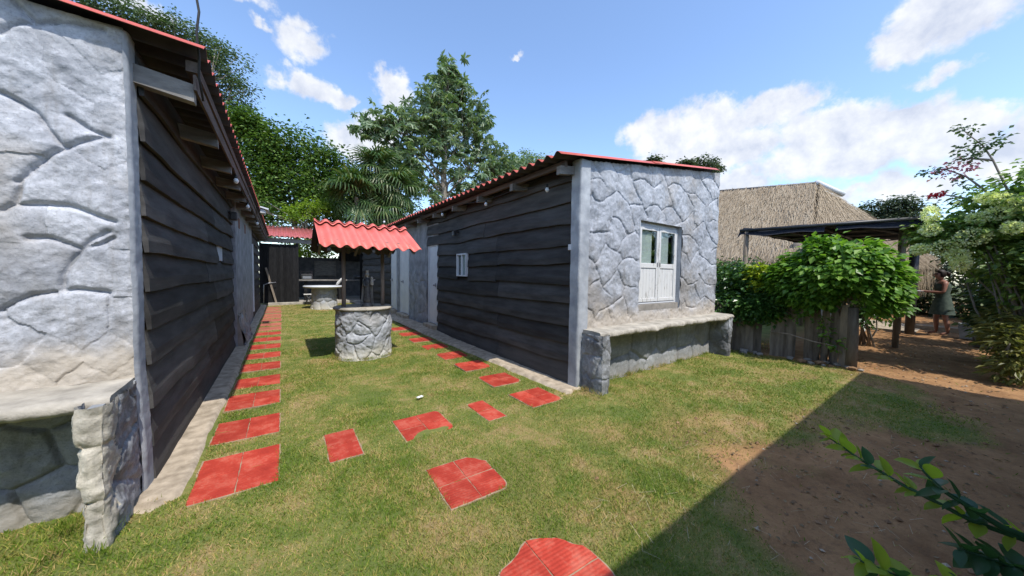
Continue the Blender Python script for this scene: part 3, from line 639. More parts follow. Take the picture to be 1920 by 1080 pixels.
def bench(parent, x0, x1, yw, yf, ztop, th, sd, legs, wallmat='pillar_stone'):
    """poured slab with a ragged front edge on stone legs, built against the gable"""
    n = int((x1-x0)/(.009 if x1-x0 < 4.2 else .012)); U = np.linspace(x0, x1, n); prof = [(yw, ztop-th), (yf+.06, ztop-th+.01), (yf+.015, ztop-th+.012), (yf, ztop-th*.55), (yf+.008, ztop-.012), (yf+.03, ztop), (yf+.12, ztop+.004), ((yf+yw)/2, ztop+.004), (yw-.05, ztop+.006), (yw, ztop+.008)]
    V = []
    for k, (y, z) in enumerate(prof):
        w = 1.0 if 1 <= k <= 5 else (.3 if k > 5 else 0)
        V.append(np.stack([U, y+w*(.035*fbm(U*5, z*9, sd, 4, sd)+.016*fbm(U*26, z*60, sd, 3, sd+1)), z+.004*fbm(U*22, y*22, sd, 3, sd+6)+(.020 if 1 <= k <= 3 else .008)*fbm(U*7, y*7, sd+4, 4, sd+2)], -1))
    m = len(prof); V = np.stack(V, 1).reshape(-1, 3); F = [(i*m+k, (i+1)*m+k, (i+1)*m+k+1, i*m+k+1) for i in range(n-1) for k in range(m-1)]
    mb = MB(); mb.add(V, F, True); mb.add(V[:m], [tuple(range(m))]); mb.add(V[-m:], [tuple(range(m))]); mb.build('bench_slab', MAT['slab_concrete'], parent)
    for (lx, w, ly0, ly1, zt, sdd, mt) in legs:
        leg = MB().span((lx-w/2+.03, ly0+.03, -.05), (lx+w/2-.03, ly1, zt-.02)).build('bench_leg', MAT['backing'], parent)
        # wrap-around carved stones: perimeter coordinate u runs round the front of the leg
        per = [(lx-w/2, ly1), (lx-w/2, ly0), (lx+w/2, ly0), (lx+w/2, ly1)]
        seg = [abs(ly1-ly0), w, abs(ly1-ly0)]; tot = sum(seg); us = np.linspace(0, tot, int(tot/.011)); vs = np.linspace(-.04, zt, int((zt+.04)/.012))
        cr = .035
        def pos(Ug, Wg, Hg, per=per, seg=seg, lx=lx, ly0=ly0, w=w):
            a = np.clip(Ug, 0, seg[0]); b2 = np.clip(Ug-seg[0], 0, seg[1]); c2 = np.clip(Ug-seg[0]-seg[1], 0, seg[2])
            X = lx-w/2+b2; Yv = per[0][1]-a+c2
            # outward direction, smoothed round the corners
            k1 = sstep(-cr, cr, Ug-seg[0]); k2 = sstep(-cr, cr, Ug-seg[0]-seg[1])
            nx = -(1-k1)+k2; ny = -(k1*(1-k2)); L = np.sqrt(nx*nx+ny*ny)+1e-6; nx, ny = nx/L, ny/L
            rnd = .022*(np.exp(-((Ug-seg[0])/cr)**2)+np.exp(-((Ug-seg[0]-seg[1])/cr)**2)); Hh = Hg-rnd+.012*np.exp(-((Wg)/.06)**2)*0
            return X+nx*Hh, Yv+ny*Hh, Wg
        sds = [(.56*tot, .66), (.55*tot, .40), (.57*tot, .12), (.80*tot, .58), (.86*tot, .30), (.76*tot, .10), (.95*tot, .75), (.2*tot, .6), (.15*tot, .2)] if mt == 'pillar_stone' and w < .15 else jgrid(0, tot, 0, zt, .30, .26, sdd)
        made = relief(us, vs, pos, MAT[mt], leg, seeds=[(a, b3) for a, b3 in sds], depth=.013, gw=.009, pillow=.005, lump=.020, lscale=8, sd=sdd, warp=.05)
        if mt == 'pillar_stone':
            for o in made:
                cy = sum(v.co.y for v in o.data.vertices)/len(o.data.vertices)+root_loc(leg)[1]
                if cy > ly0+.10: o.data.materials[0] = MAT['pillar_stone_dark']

def rafters(parent, xa, za, xb, zb_, ys_, w, h):
    for y in ys_:
        sl = (zb_-za)/(xb-xa); V = []
        for (x, z) in ((xa, za), (xb, zb_)):
            for dy in (-w/2, w/2):
                for dz in (-h, 0): V.append((x, y+dy+random.uniform(-.004, .004), z+dz))
        MB().add(V, [(0, 1, 3, 2), (4, 6, 7, 5), (0, 4, 5, 1), (2, 3, 7, 6), (0, 2, 6, 4), (1, 5, 7, 3)]).build('rafter', MAT['grey_wood'], parent)

def window(parent, name, p0, axis, w, h, depth, mat, panes=2, fr=.035, curtain=True, out=-1):
    """small framed window; p0 lower corner, axis 'x' (in a y-plane) or 'y' (in an x-plane)"""
    def P(a, o_, z): return (p0[0]+a, p0[1]+out*o_, p0[2]+z) if axis == 'x' else (p0[0]+out*o_, p0[1]+a, p0[2]+z)
    def sp(mb, a0, a1, o0, o1, z0, z1):
        A = P(a0, o0, z0); B = P(a1, o1, z1); mb.span([min(A[i], B[i]) for i in range(3)], [max(A[i], B[i]) for i in range(3)])
    f = MB(); sp(f, 0, w, 0, depth, 0, fr); sp(f, 0, w, 0, depth, h-fr, h); sp(f, 0, fr, 0, depth, fr, h-fr); sp(f, w-fr, w, 0, depth, fr, h-fr)
    for k in range(1, panes): sp(f, w*k/panes-fr*.4, w*k/panes+fr*.4, .004, depth-.004, fr, h-fr)
    o = f.build(name, MAT[mat], parent)
    for k in range(panes):
        g_ = MB(); sp(g_, fr+(w-2*fr)*k/panes+.002, (w-2*fr)*(k+1)/panes+fr-.002, .010, .014, fr, h-fr); g_.build('pane', MAT['glass'], o)
    if curtain:
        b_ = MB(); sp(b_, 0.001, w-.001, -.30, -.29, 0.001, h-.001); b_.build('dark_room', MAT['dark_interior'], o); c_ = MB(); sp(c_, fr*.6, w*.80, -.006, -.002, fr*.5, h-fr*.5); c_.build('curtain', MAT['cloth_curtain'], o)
    return o

# ------------------------------------------------------------------ RIGHT HUT
YR, XR, XE = 2.89, 3.08, 6.80
hutR = thing('cabin', (4.9, 9.6, 0), 'right hand cabin with grey carved stone gable, white shuttered window and black plank side', 'cabin', 'long cabins facing across the lawn')
def topR(x): return 2.86+.14*(x-2.65)-.045
gab = MB().span((XR+.10, YR+.03, -.1), (4.30, YR+.18, 2.86)).span((4.30, YR+.03, -.1), (5.53, YR+.18, .93)).span((4.30, YR+.03, 2.30), (5.53, YR+.18, 3.0)).span((5.53, YR+.03, -.1), (XE-.03, YR+.18, 3.12))
gable = gab.build('gable_wall', MAT['backing'], hutR)
DOOR = (4.34, 5.50, .92, 2.27)
hole = lambda u, w: (u > DOOR[0]) & (u < DOOR[1]) & (w > DOOR[2]) & (w < DOOR[3])
GR_ = GR
relief(np.arange(XR+.12, XE+.001, .0125), np.arange(.74, 3.40, .0125), lambda U, W, H: (U, YR-H, W), MAT['plaster_stone_right'], gable, lines=GR_, hole=hole, top=lambda u: topR(u), sd=3, sep=.26, depth=.015, gw=.0105, pillow=.006, lump=.017, lscale=6, weak=.14)
# low wall under the bench slab: arched stones
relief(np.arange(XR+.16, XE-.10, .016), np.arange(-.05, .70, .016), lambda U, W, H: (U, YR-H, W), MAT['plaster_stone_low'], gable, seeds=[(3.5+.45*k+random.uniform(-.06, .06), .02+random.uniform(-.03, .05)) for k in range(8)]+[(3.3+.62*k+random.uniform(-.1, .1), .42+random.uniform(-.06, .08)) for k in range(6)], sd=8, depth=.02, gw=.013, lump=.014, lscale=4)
# rendered corner column between gable and planks
def corner_col(parent, x, y, z1, w, d, sd, mat):
    vs = np.arange(-.03, z1, .03); us = np.linspace(0, 1, 14); U, W = np.meshgrid(us, vs, indexing='ij')
    per = w+d; t = U*per; X = np.where(t < d, x, x+(t-d)*1.0); Yv = np.where(t < d, y+d-t, y)
    j = .010*fbm(U*4, W*5, sd, 4, sd)+.004*fbm(U*9, W*30, sd, 2, sd+1); X = X-np.where(t <= d, j, 0)-.006*fbm(W*2, 0, sd, 2, sd); Yv = Yv-np.where(t >= d, j, 0)
    I = np.arange(U.size).reshape(U.shape); F = np.stack([I[:-1, :-1], I[1:, :-1], I[1:, 1:], I[:-1, 1:]], -1).reshape(-1, 4)
    return mobj('corner_column', np.stack([X, Yv, W], -1).reshape(-1, 3), F, mat, parent)
corner_col(hutR, XR-.035, YR-.02, topR(XR)+.02, .165, .16, 5, MAT['plaster_edge'])
MB().span((XE-.03, YR+.0, -.05), (XE-.005, 16.6, 3.2)).build('back_wall', MAT['grey_plaster'], hutR)
# window opening reveals and shutters-window
MB().span((DOOR[0]-.02, YR+.025, DOOR[2]-.015), (DOOR[1], YR+.20, DOOR[2]+.08)).build('window_sill', MAT['old_concrete'], hutR)
for a in (DOOR[0]-.02, DOOR[1]+.0): MB().span((a-.002, YR+.004, DOOR[2]-.01), (a+.022, YR+.175, DOOR[3]+.02)).build('window_reveal', MAT['plaster_edge'], hutR)
MB().span((DOOR[0]+.022, YR+.006, DOOR[3]+.0), (DOOR[1]-.002, YR+.175, DOOR[3]+.02)).build('window_reveal', MAT['plaster_edge'], hutR)
win = MB(); wy = YR+.07
x0, x1, z0, z1 = DOOR[0]+.024, DOOR[1]-.004, DOOR[2]+.085, DOOR[3]-.004
win.span((x0, wy, z0), (x0+.045, wy+.06, z1), .003).span((x1-.045, wy, z0), (x1, wy+.06, z1), .003).span((x0+.045, wy, z1-.05), (x1-.045, wy+.06, z1), .003).span((x0+.045, wy, z0), (x1-.045, wy+.06, z0+.03), .003)
win_o = win.build('gable_window', MAT['white_paint'], hutR)
xm = (x0+x1)/2
for (a, b_) in ((x0+.048, xm-.004), (xm+.004, x1-.048)):
    zm = z0+.56; f = MB(); y0_ = wy-.012; y1_ = wy+.030
    f.span((a, y0_, z0+.034), (a+.055, y1_, z1-.054), .004).span((b_-.055, y0_, z0+.034), (b_, y1_, z1-.054), .004)
    f.span((a+.055, y0_+.002, z1-.12), (b_-.055, y1_, z1-.054), .004).span((a+.055, y0_+.002, zm), (b_-.055, y1_, zm+.075), .004).span((a+.055, y0_+.002, z0+.034), (b_-.055, y1_, z0+.09), .004)
    lf = f.build('shutter_leaf', MAT['peeling_paint'], hutR)
    pn = MB()
    w_ = (b_-a-.11)/5
    for k in range(5): pn.span((a+.055+w_*k+.0015, y0_+.014, z0+.09), (a+.055+w_*(k+1)-.0015, y1_-.008, zm), .003)
    pn.build('panel_board', MAT['peeling_paint'], lf)
    MB().span((a+.056, y0_+.016, zm+.075), (b_-.056, y0_+.020, z1-.12)).build('pane', MAT['glass'], lf)
    # pleated curtain behind each pane
    MB().box((b_-.03 if a < xm-.1 else a+.03, y0_-.006, z0+.62), (.016, .012, .07), None, .003).build('latch', MAT['metal_grey'], lf)
    n = 60; xa_ = a+.02; xb_ = (a+(b_-a)*(.74 if a < xm-.1 else .66)); xx = np.linspace(xa_, xb_, n); yy = wy+.040+.008*np.sin(np.arange(n)*1.05)
    zt_ = z1-.10-.05*((np.linspace(-1, 1, n))**2)
    V = np.concatenate([np.stack([xx, yy, np.full(n, z0+.5)], -1), np.stack([xx, yy, zt_], -1)])
    cu = mobj('curtain', V, [(i, i+1, n+i+1, n+i) for i in range(n-1)], MAT['cloth_curtain'], lf)
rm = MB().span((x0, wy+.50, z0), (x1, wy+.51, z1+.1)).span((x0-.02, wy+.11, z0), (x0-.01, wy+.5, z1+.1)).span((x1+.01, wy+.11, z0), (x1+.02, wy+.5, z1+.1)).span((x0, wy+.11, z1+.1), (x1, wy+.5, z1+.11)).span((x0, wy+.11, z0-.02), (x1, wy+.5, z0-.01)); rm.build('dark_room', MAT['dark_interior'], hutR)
bench(hutR, XR+.06, 6.86, YR+.02, 2.575, .745, .085, 3, [(XR+.12, .17, 2.53, YR+.01, .715, 21, 'pillar_stone_dark'), (6.70, .17, 2.55, YR+.01, .715, 22, 'pillar_stone_dark')])
# planked side towards the lawn
side = MB().span((XR+.05, YR+.06, -.05), (XR+.14, 7.50, 2.83)).span((XR+.05, 7.5, 2.14), (XR+.14, 8.22, 2.83)).span((XR+.05, 11.7, -.05), (XR+.14, 16.6, 2.83)).build('side_wall', MAT['dark_interior'], hutR)
rows = [-.02, .27, .53, .78, 1.05, 1.32, 1.58, 1.84, 2.10, 2.38, 2.64]
WY0, WY1, WZ0, WZ1 = 5.96, 6.40, 1.38, 1.85
for i, zb in enumerate(rows):
    zt = (rows[i+1] if i+1 < len(rows) else 2.82)+.035
    ye = 7.54 if zb < 2.05 else 8.24
    cuts = [YR+.075, 4.82+.06*(i % 2) if i not in (3, 8) else 5.3, ye]
    if zb in (2.38, 2.64): cuts = [YR+.075, 6.95, ye]
    for a, b_ in zip(cuts[:-1], cuts[1:]):
        parts = [(a, b_)]
        if zb in (1.32, 1.58) and b_ > WY0 and a < WY1: parts = [(a, WY0-.01), (WY1+.01, b_)]
        for (p, q) in parts: plank(side, XR+.055, -1, p+.004, q-.004, zb+random.uniform(-.012, .012), zt, 100+i*7+int(a*3), wave=.03 if i in (5, 6, 8) else .02)
for i in range(10):
    plank(side, XR+.055, -1, 11.75, 16.5, .10+i*.27, .10+(i+1)*.27+.035, 300+i)
window(hutR, 'side_window', (XR+.02, WY0, WZ0), 'y', WY1-WY0, WZ1-WZ0, .055, 'white_paint', 2, fr=.028, out=-1)
# rendered middle section with doors
mid = MB().span((XR+.03, 8.24, -.05), (XR+.16, 9.72, 2.85)).span((XR+.03, 10.62, -.05), (XR+.16, 11.0, 2.85)).span((XR+.03, 11.64, -.05), (XR+.16, 11.75, 2.85)).span((XR+.031, 7.55, 2.16), (XR+.161, 8.24, 2.845)).span((XR+.031, 9.72, 2.20), (XR+.161, 10.62, 2.845)).span((XR+.031, 11.0, 2.20), (XR+.161, 11.64, 2.845)).build('rendered_wall', MAT['grey_plaster'], hutR)
relief(np.arange(8.26, 9.70, .022), np.arange(.03, 1.5, .022), lambda U, W, H: (XR+.022-H, U, W), MAT['grey_plaster'], mid, seeds=jgrid(8.26, 9.7, 0, 1.5, .5, .42, 4), depth=.014, gw=.014, lump=.014, sd=14)
def door(parent, y0, y1, z0, z1, x, knob, sd):
    f = MB().span((x, y0, z0), (x+.05, y0+.05, z1)).span((x, y1-.05, z0), (x+.05, y1, z1)).span((x, y0+.05, z1-.05), (x+.05, y1-.05, z1)).build('door_frame', MAT['white_paint'], parent)
    d = MB().span((x+.014, y0+.055, z0+.012), (x+.045, y1-.055, z1-.055), .004).build('door', MAT['white_paint'], parent)
    k = MB().box((x-.002, knob, z0+.98), (.02, .035, .09), None, .004).tube([(x-.005, knob, z0+.98), (x-.045, knob, z0+.98)], .012, 8).box((x-.05, knob, z0+.98), (.03, .045, .045), None, .01); k.build('door_handle', MAT['metal_grey'], d)
    st = MB().span((x-.13, y0-.03, -.02), (x+.06, y1+.03, z0-.004), .01).build('door_step', MAT['strip_concrete'], parent)
door(hutR, 7.57, 8.18, .16, 2.15, XR+.02, 7.68, 1); door(hutR, 9.74, 10.60, .17, 2.18, XR+.01, 10.3, 2); door(hutR, 11.02, 11.62, .20, 2.18, XR+.01, 11.5, 3)
roof = MB().span((3.25, 3.1, 2.835), (6.7, 16.5, 2.85)).build('roof', MAT['dark_interior'], hutR)
roof_rows(roof, 2.65, 2.86, 6.60, 2.86+.14*3.95, 2.80, 16.9, .178, .027, 'roof_red')
rafters(roof, 2.80, 2.775, 4.2, 2.975, [3.02+1.02*k for k in range(14)], .07, .10)
MB().span((2.86, 2.98, 2.775), (2.91, 16.7, 2.845)).build('purlin', MAT['eave_wood'], roof)
MB().span((6.3, 2.98, 3.27), (6.35, 16.7, 3.33)).build('purlin', MAT['grey_wood'], roof)
MB().span((XR+.16, 16.55, -.05), (XE-.03, 16.62, 2.9)).build('end_wall', MAT['grey_plaster'], hutR)
l = MB().box((XR-.03, 6.42, 2.32), (.09, .08, .05), None, .006).box((XR-.08, 6.42, 2.28), (.07, .10, .11), None, .012); l.build('wall_lamp', MAT['metal_dark'], hutR)
MB().box((XR-.028, 3.05, 1.80), (.02, .055, .075), None, .004).build('junction_box', MAT['white_paint'], hutR)

# ------------------------------------------------------------------ LEFT HUT
XL, YL = -.755, 3.04
hutL = thing('cabin', (-2.8, 10, 0), 'cabin cut off by the left picture edge, with carved stone gable and black plank side', 'cabin', 'long cabins facing across the lawn')
gabL = MB().span((-5.0, YL+.03, -.1), (XL-.03, YL+.18, 2.84)).build('gable_wall', MAT['backing'], hutL)
relief(np.arange(-1.60, XL-.008, .0062), np.arange(.76, 2.905, .0075), lambda U, W, H: (U, YL-H, W), MAT['plaster_stone'], gabL, lines=GL, sd=31, sep=.19, depth=.023, gw=.014, pillow=.008, lump=.014, lscale=6, weak=.05, off=(3, 0))
relief(np.arange(-5.0, -1.5935, .03), np.arange(.76, 2.905, .03), lambda U, W, H: (U, YL-H, W), MAT['plaster_stone'], gabL, seeds=jgrid(-5, -1.6, .76, 2.9, .5, .45, 6), sd=32, depth=.03, gw=.025)
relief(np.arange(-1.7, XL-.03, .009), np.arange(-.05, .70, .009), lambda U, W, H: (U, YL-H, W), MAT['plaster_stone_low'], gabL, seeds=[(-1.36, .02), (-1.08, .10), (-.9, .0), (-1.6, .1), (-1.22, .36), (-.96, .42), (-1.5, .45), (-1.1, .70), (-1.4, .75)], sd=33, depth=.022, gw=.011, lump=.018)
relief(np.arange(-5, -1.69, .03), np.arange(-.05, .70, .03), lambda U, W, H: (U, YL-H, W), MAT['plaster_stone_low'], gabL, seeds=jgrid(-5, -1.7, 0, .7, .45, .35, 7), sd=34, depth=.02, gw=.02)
MB().span((XL-.10, YL-.028, -.05), (XL-.006, YL+.03, .745)).build('corner_fillet', MAT['plaster_edge'], hutL)
# pale rendered edge of the gable towards the planks
vs = np.arange(-.04, 2.90, .014); us = np.linspace(0, .14, 12); U, W = np.meshgrid(us, vs, indexing='ij')
j = .012*fbm(U*6, W*4, 4, 4, 9)+.006*fbm(U*20, W*28, 4, 2, 12)
X = XL-.010+.5*j+.018*np.sin(np.clip(U/.03, 0, 1)*PI/2)+.014*sstep(.9, .2, W); Yv = YL-.014+U*1.0
I = np.arange(U.size).reshape(U.shape); F = np.stack([I[:-1, :-1], I[1:, :-1], I[1:, 1:], I[:-1, 1:]], -1).reshape(-1, 4)
mobj('corner_column', np.stack([X, Yv, W], -1).reshape(-1, 3), F, MAT['plaster_edge'], hutL)
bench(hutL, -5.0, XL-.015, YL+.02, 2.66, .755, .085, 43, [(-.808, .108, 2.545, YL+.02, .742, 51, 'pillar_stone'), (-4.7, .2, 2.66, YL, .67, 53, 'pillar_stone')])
sideL = MB().span((XL-.09, YL+.12, -.05), (XL-.02, 7.90, 2.83)).span((XL-.09, 12.05, -.05), (XL-.02, 16.6, 2.83)).build('side_wall', MAT['dark_interior'], hutL)
rowsL = [-.02, .25, .50, .79, 1.05, 1.31, 1.55, 1.78, 2.03, 2.27, 2.58]
for i, zb in enumerate(rowsL):
    zt = (rowsL[i+1] if i+1 < len(rowsL) else 2.84)+.04
    cuts = [YL+.125, 5.35 if i % 2 else 5.9, 7.90] if i not in (6, 9) else [YL+.125, 7.9]
    for a, b_ in zip(cuts[:-1], cuts[1:]):
        parts = [(a, b_)]
        if zb in (1.55,) and b_ > 6.2: parts = [(a, 6.22), (6.66, b_)]
        for (p, q) in parts: plank(sideL, XL-.015, 1, p+.003, q-.003, zb+random.uniform(-.012, .012), zt, 400+i*7+int(a*3), wave=.02, lean=.028)
for i in range(10): plank(sideL, XL-.015, 1, 12.1, 16.5, .02+i*.28, .02+(i+1)*.28+.035, 500+i)
window(hutL, 'side_window', (XL-.015, 6.24, 1.58), 'y', .40, .235, .034, 'white_paint', 2, out=1)
midL = MB().span((XL-.06, 7.905, -.05), (XL+.065, 12.04, 2.84)).build('rendered_wall', MAT['grey_plaster'], hutL)
relief(np.arange(7.91, 9.4, .02), np.arange(.0, .62, .02), lambda U, W, H: (XL+.075+H+.10*sstep(.62, 0, W), U, W), MAT['pillar_stone_dark'], midL, seeds=jgrid(7.9, 9.4, 0, .6, .5, .3, 5), depth=.02, gw=.02, lump=.03, sd=61, lscale=4)
MB().add([(XL, 7.915, -.05), (XL+.155, 7.915, -.05), (XL+.14, 7.915, .15), (XL+.07, 7.915, .62), (XL, 7.915, .62), (XL, 9.39, -.05), (XL+.155, 9.39, -.05), (XL+.14, 9.39, .15), (XL+.07, 9.39, .62), (XL, 9.39, .62)], [(0, 1, 2, 3, 4), (5, 9, 8, 7, 6), (1, 6, 7, 2), (2, 7, 8, 3), (3, 8, 9, 4)]).build('stone_base', MAT['old_concrete'], midL)
MB().span((XL+.066, 12.0, .25), (XL+.10, 12.05, 2.2)).build('door_trim', MAT['white_paint'], midL)
for (yy_, zz_) in ((8.6, 2.38), (9.9, 2.40)): MB().box((XL+.066, yy_, zz_), (.012, .22, .20), None, .003).build('exposed_brick', MAT['brick_brown'], midL)
MB().box((XL+.04, 7.35, 2.42), (.06, .10, .05), None, .005).box((XL+.10, 7.35, 2.36), (.10, .14, .14), None, .015).build('wall_lamp', MAT['metal_dark'], hutL)
roofL = MB().span((-4.9, 3.3, 2.84), (XL-.1, 16.5, 2.85)).build('roof', MAT['dark_interior'], hutL)
roof_rows(roofL, -.395, 2.905, -5.2, 2.905+.05*4.8, 2.945, 16.6, .178, .027, 'roof_red', split=False)
rafters(roofL, -.47, 2.70, -1.1, 2.79, [3.15+1.0*k for k in range(14)], .075, .115)
MB().span((-.505, 3.10, 2.775), (-.445, 16.5, 2.845)).build('purlin', MAT['eave_wood'], roofL)
MB().span((-.47, 3.10, 2.66), (-.455, 16.4, 2.76)).build('fascia_board', MAT['eave_wood'], roofL)
MB().tube([(-.43, 3.16, 2.62), (-.44, 3.10, 2.75), (-.43, 3.05, 2.86), (-.435, 3.02, 3.0), (-.42, 3.02, 3.14), (-.44, 3.02, 3.30), (-.41, 3.02, 3.42), (-.38, 3.01, 3.6)], .007, 7).build('cable', MAT['wire_black'], roofL)
MB().box((-.30, 9.5, 2.85), (.16, .40, .03), Matrix.Rotation(.25, 3, 'Y')).box((-.33, 9.5, 2.78), (.10, .3, .09), None, .01).build('flood_lamp', MAT['white_paint'], roofL)
MB().span((-5.0, 16.52, -.05), (XL-.1, 16.6, 2.85)).span((-5.0, YL+.18, -.05), (-4.95, 16.52, 3.0)).build('back_wall', MAT['grey_plaster'], hutL)
# ------------------------------------------------------------------ wishing well
WC = (1.17, 6.18); WR = .44
well = thing('wishing_well', (WC[0], WC[1], 0), 'round grey stone well with a salmon corrugated gable roof on wooden posts', 'well')
drum = MB().lathe([(WR-.04, -.05), (WR-.04, .80)], (WC[0], WC[1], 0), 40).build('drum', MAT['backing'], well)
def cylpos(c, R, flare=.0):
    def f(U, W, H):
        a = U/R; r = R+H+flare*np.exp(-W/.12); return c[0]+r*np.sin(a), c[1]-r*np.cos(a), W
    return f
k_ = PI/180*WR
GWl = [[(a*k_, b_) for a, b_ in l] for l in GW]
extra = [[(-110*k_, .52), (-96*k_, .47)], [(49*k_, .614), (62*k_, .70), (70*k_, .80)], [(43*k_, .27), (60*k_, .33), (78*k_, .26), (95*k_, .40)], [(35*k_, .13), (50*k_, .02)], [(29*k_, .72), (40*k_, .66), (49*k_, .614)]]
relief(np.arange(-125*k_, 112*k_, .0105), np.arange(-.04, .825, .0105), cylpos(WC, WR, .02), MAT['well_stone'], drum, lines=GWl+extra, sd=71, sep=.17, depth=.018, gw=.010, pillow=.010, lump=.022, lscale=7, weak=.3)
relief(np.arange(112*k_, 235.01*k_, .025), np.arange(-.04, .825, .025), cylpos(WC, WR, .02), MAT['well_stone'], drum, seeds=jgrid(112*k_, 235*k_, 0, .8, .3, .25, 9), sd=72, depth=.02, gw=.02)
MB().lathe([(.001, .800), (WR-.01, .800), (WR+.030, .808), (WR+.036, .822), (WR+.030, .842), (WR+.012, .850), (.001, .851)], (WC[0], WC[1], 0), 64, lambda a, z: 1+.006*math.sin(5*a)+.004*math.sin(13*a+1)).build('top_slab', MAT['slab_concrete'], well)
for px_ in (.855, 1.485): MB().tube([(px_, WC[1]-.02, .85), (px_+.004, WC[1], 1.3), (px_, WC[1], 2.14)], [.034, .031, .030], 8).build('post', MAT['post_wood'], well)
wr = MB().tube([(.50, WC[1], 2.16), (1.88, WC[1], 2.12)], .028, 8).build('ridge_beam', MAT['post_wood'], well)
ZR, ZE, YF, YB = 2.225, 1.815, 5.32, 7.02
for y in (5.62, 6.72): MB().span((.52, y-.02, ZE+.075), (1.86, y+.02, ZE+.12)).build('roof_batten', MAT['grey_wood'], well)
for x in (.56, 1.17, 1.80):
    for sgn in (-1, 1):
        ye = WC[1]+sgn*.80; V = [(x-.02, WC[1], ZR-.06), (x+.02, WC[1], ZR-.06), (x-.02, WC[1], ZR-.11), (x+.02, WC[1], ZR-.11), (x-.02, ye, ZE-.03), (x+.02, ye, ZE-.03), (x-.02, ye, ZE-.07), (x+.02, ye, ZE-.07)]
        MB().add(V, [(0, 1, 5, 4), (2, 6, 7, 3), (0, 4, 6, 2), (1, 3, 7, 5), (4, 5, 7, 6), (0, 2, 3, 1)]).build('rafter', MAT['grey_wood'], well)
MB().span((.62, WC[1]-.02, 1.86), (1.72, WC[1]+.02, 1.92)).build('tie_beam', MAT['post_wood'], well)
wroof = MB().tube([(.46, WC[1], ZR-.02), (1.92, WC[1], ZR-.06)], .012, 6).build('roof', MAT['roof_salmon'], well)
p_ = .182; x0_ = .435
for (yE, sy) in ((YF, 1), (YB, -1)):
    for k in range(2):
        n_w = 4.1 if k else 4.15; xs_ = x0_+k*p_*4.0
        sheet(wroof, (xs_, yE, ZE-.01*k), (xs_, WC[1]-sy*.01, ZR-.01*k), (1, 0, 0), n_w, p_, .027, 'roof_salmon', z_off=.004*k, phase=PI*.15, th=.005, seg=3, sag=-.004)
    n_w = 8.1
    d = np.array([0, (WC[1]-yE), ZR-ZE]); d = d/np.linalg.norm(d); top_ = np.array([x0_+.0, WC[1]+sy*.015, ZR+.050]); lo = top_-d*.10
    if sy == 1: sheet(wroof, lo, top_+d*.02, (1, 0, -.006), n_w, p_, .027, 'roof_salmon', phase=PI*.15, th=.006, name='ridge_cap')
    else: sheet(wroof, lo, top_+d*.0, (1, 0, -.006), n_w, p_, .027, 'roof_salmon', phase=PI*.15, th=.006, name='ridge_cap')

# statuette on the well: a robed figure with a child on its arm, on a dark plinth
st = thing('statuette', (1.20, 6.02, .851), 'small dark robed statuette carrying a child, standing on the well top', 'statue')
sx, sy_, sz_ = 1.20, 6.02, .851
MB().lathe([(.075, 0), (.078, .012), (.062, .022), (.064, .045), (.050, .055), (.001, .056)], (sx, sy_, sz_), 20).build('plinth', MAT['statue_dark'], st)
fold = lambda a, z: 1+.07*math.sin(9*a)+.04*math.sin(4*a+1)
b_ = MB().lathe([(.050, .055), (.048, .10), (.042, .17), (.037, .24), (.040, .29), (.046, .33), (.036, .365), (.016, .382), (.001, .385)], (sx, sy_, sz_), 24, fold)
b_.tube([(sx+.035, sy_-.01, sz_+.345), (sx+.052, sy_-.035, sz_+.30), (sx+.040, sy_-.058, sz_+.285)], [.017, .015, .011], 8)
b_.tube([(sx-.038, sy_-.01, sz_+.345), (sx-.050, sy_-.035, sz_+.29), (sx-.020, sy_-.055, sz_+.27)], [.017, .015, .011], 8).build('robe', MAT['statue_dark'], st)
MB().tube([(sx, sy_, sz_+.375), (sx, sy_-.003, sz_+.395)], .012, 10).lathe([(.001, .385), (.016, .392), (.024, .412), (.025, .430), (.019, .452), (.001, .462)], (sx, sy_-.004, sz_), 14).box((sx, sy_-.030, sz_+.423), (.007, .012, .014), None, .003).build('head', MAT['statue_grey'], st)
cl = MB()
for sgn in (-1, 1):
    V = []; n = 12; mrow = 9
    for i in range(n):
        z = .43-.40*i/(n-1)
        for j in range(mrow):
            a = PI/2+sgn*(.25+1.35*j/(mrow-1)); r = (.035+.045*(i/(n-1))**.6)*(1+.08*math.sin(j*2.4+i*.3)); r *= .75 if i < 2 else 1
            V.append((sx+r*math.cos(a), sy_+r*math.sin(a)*.8+.004, sz_+z))
    cl.add(V, [(i*mrow+j, i*mrow+j+1, (i+1)*mrow+j+1, (i+1)*mrow+j) for i in range(n-1) for j in range(mrow-1)], True)
cl.build('cloak', MAT['statue_grey'], st)
MB().lathe([(.001, 0), (.020, .004), (.024, .03), (.018, .06), (.013, .075), (.017, .09), (.018, .105), (.001, .122)], (sx+.050, sy_-.045, sz_+.285), 12).tube([(sx+.055, sy_-.06, sz_+.35), (sx+.085, sy_-.065, sz_+.365)], .007, 6).build('child_figure', MAT['statue_grey'], st)
MB().lathe([(.018, .455), (.020, .47), (.024, .485), (.001, .486)], (sx, sy_-.002, sz_), 12, lambda a, z: 1+.15*math.sin(6*a)).build('crown', MAT['statue_grey'], st); st.scale = (1.25, 1.25, 1.28)

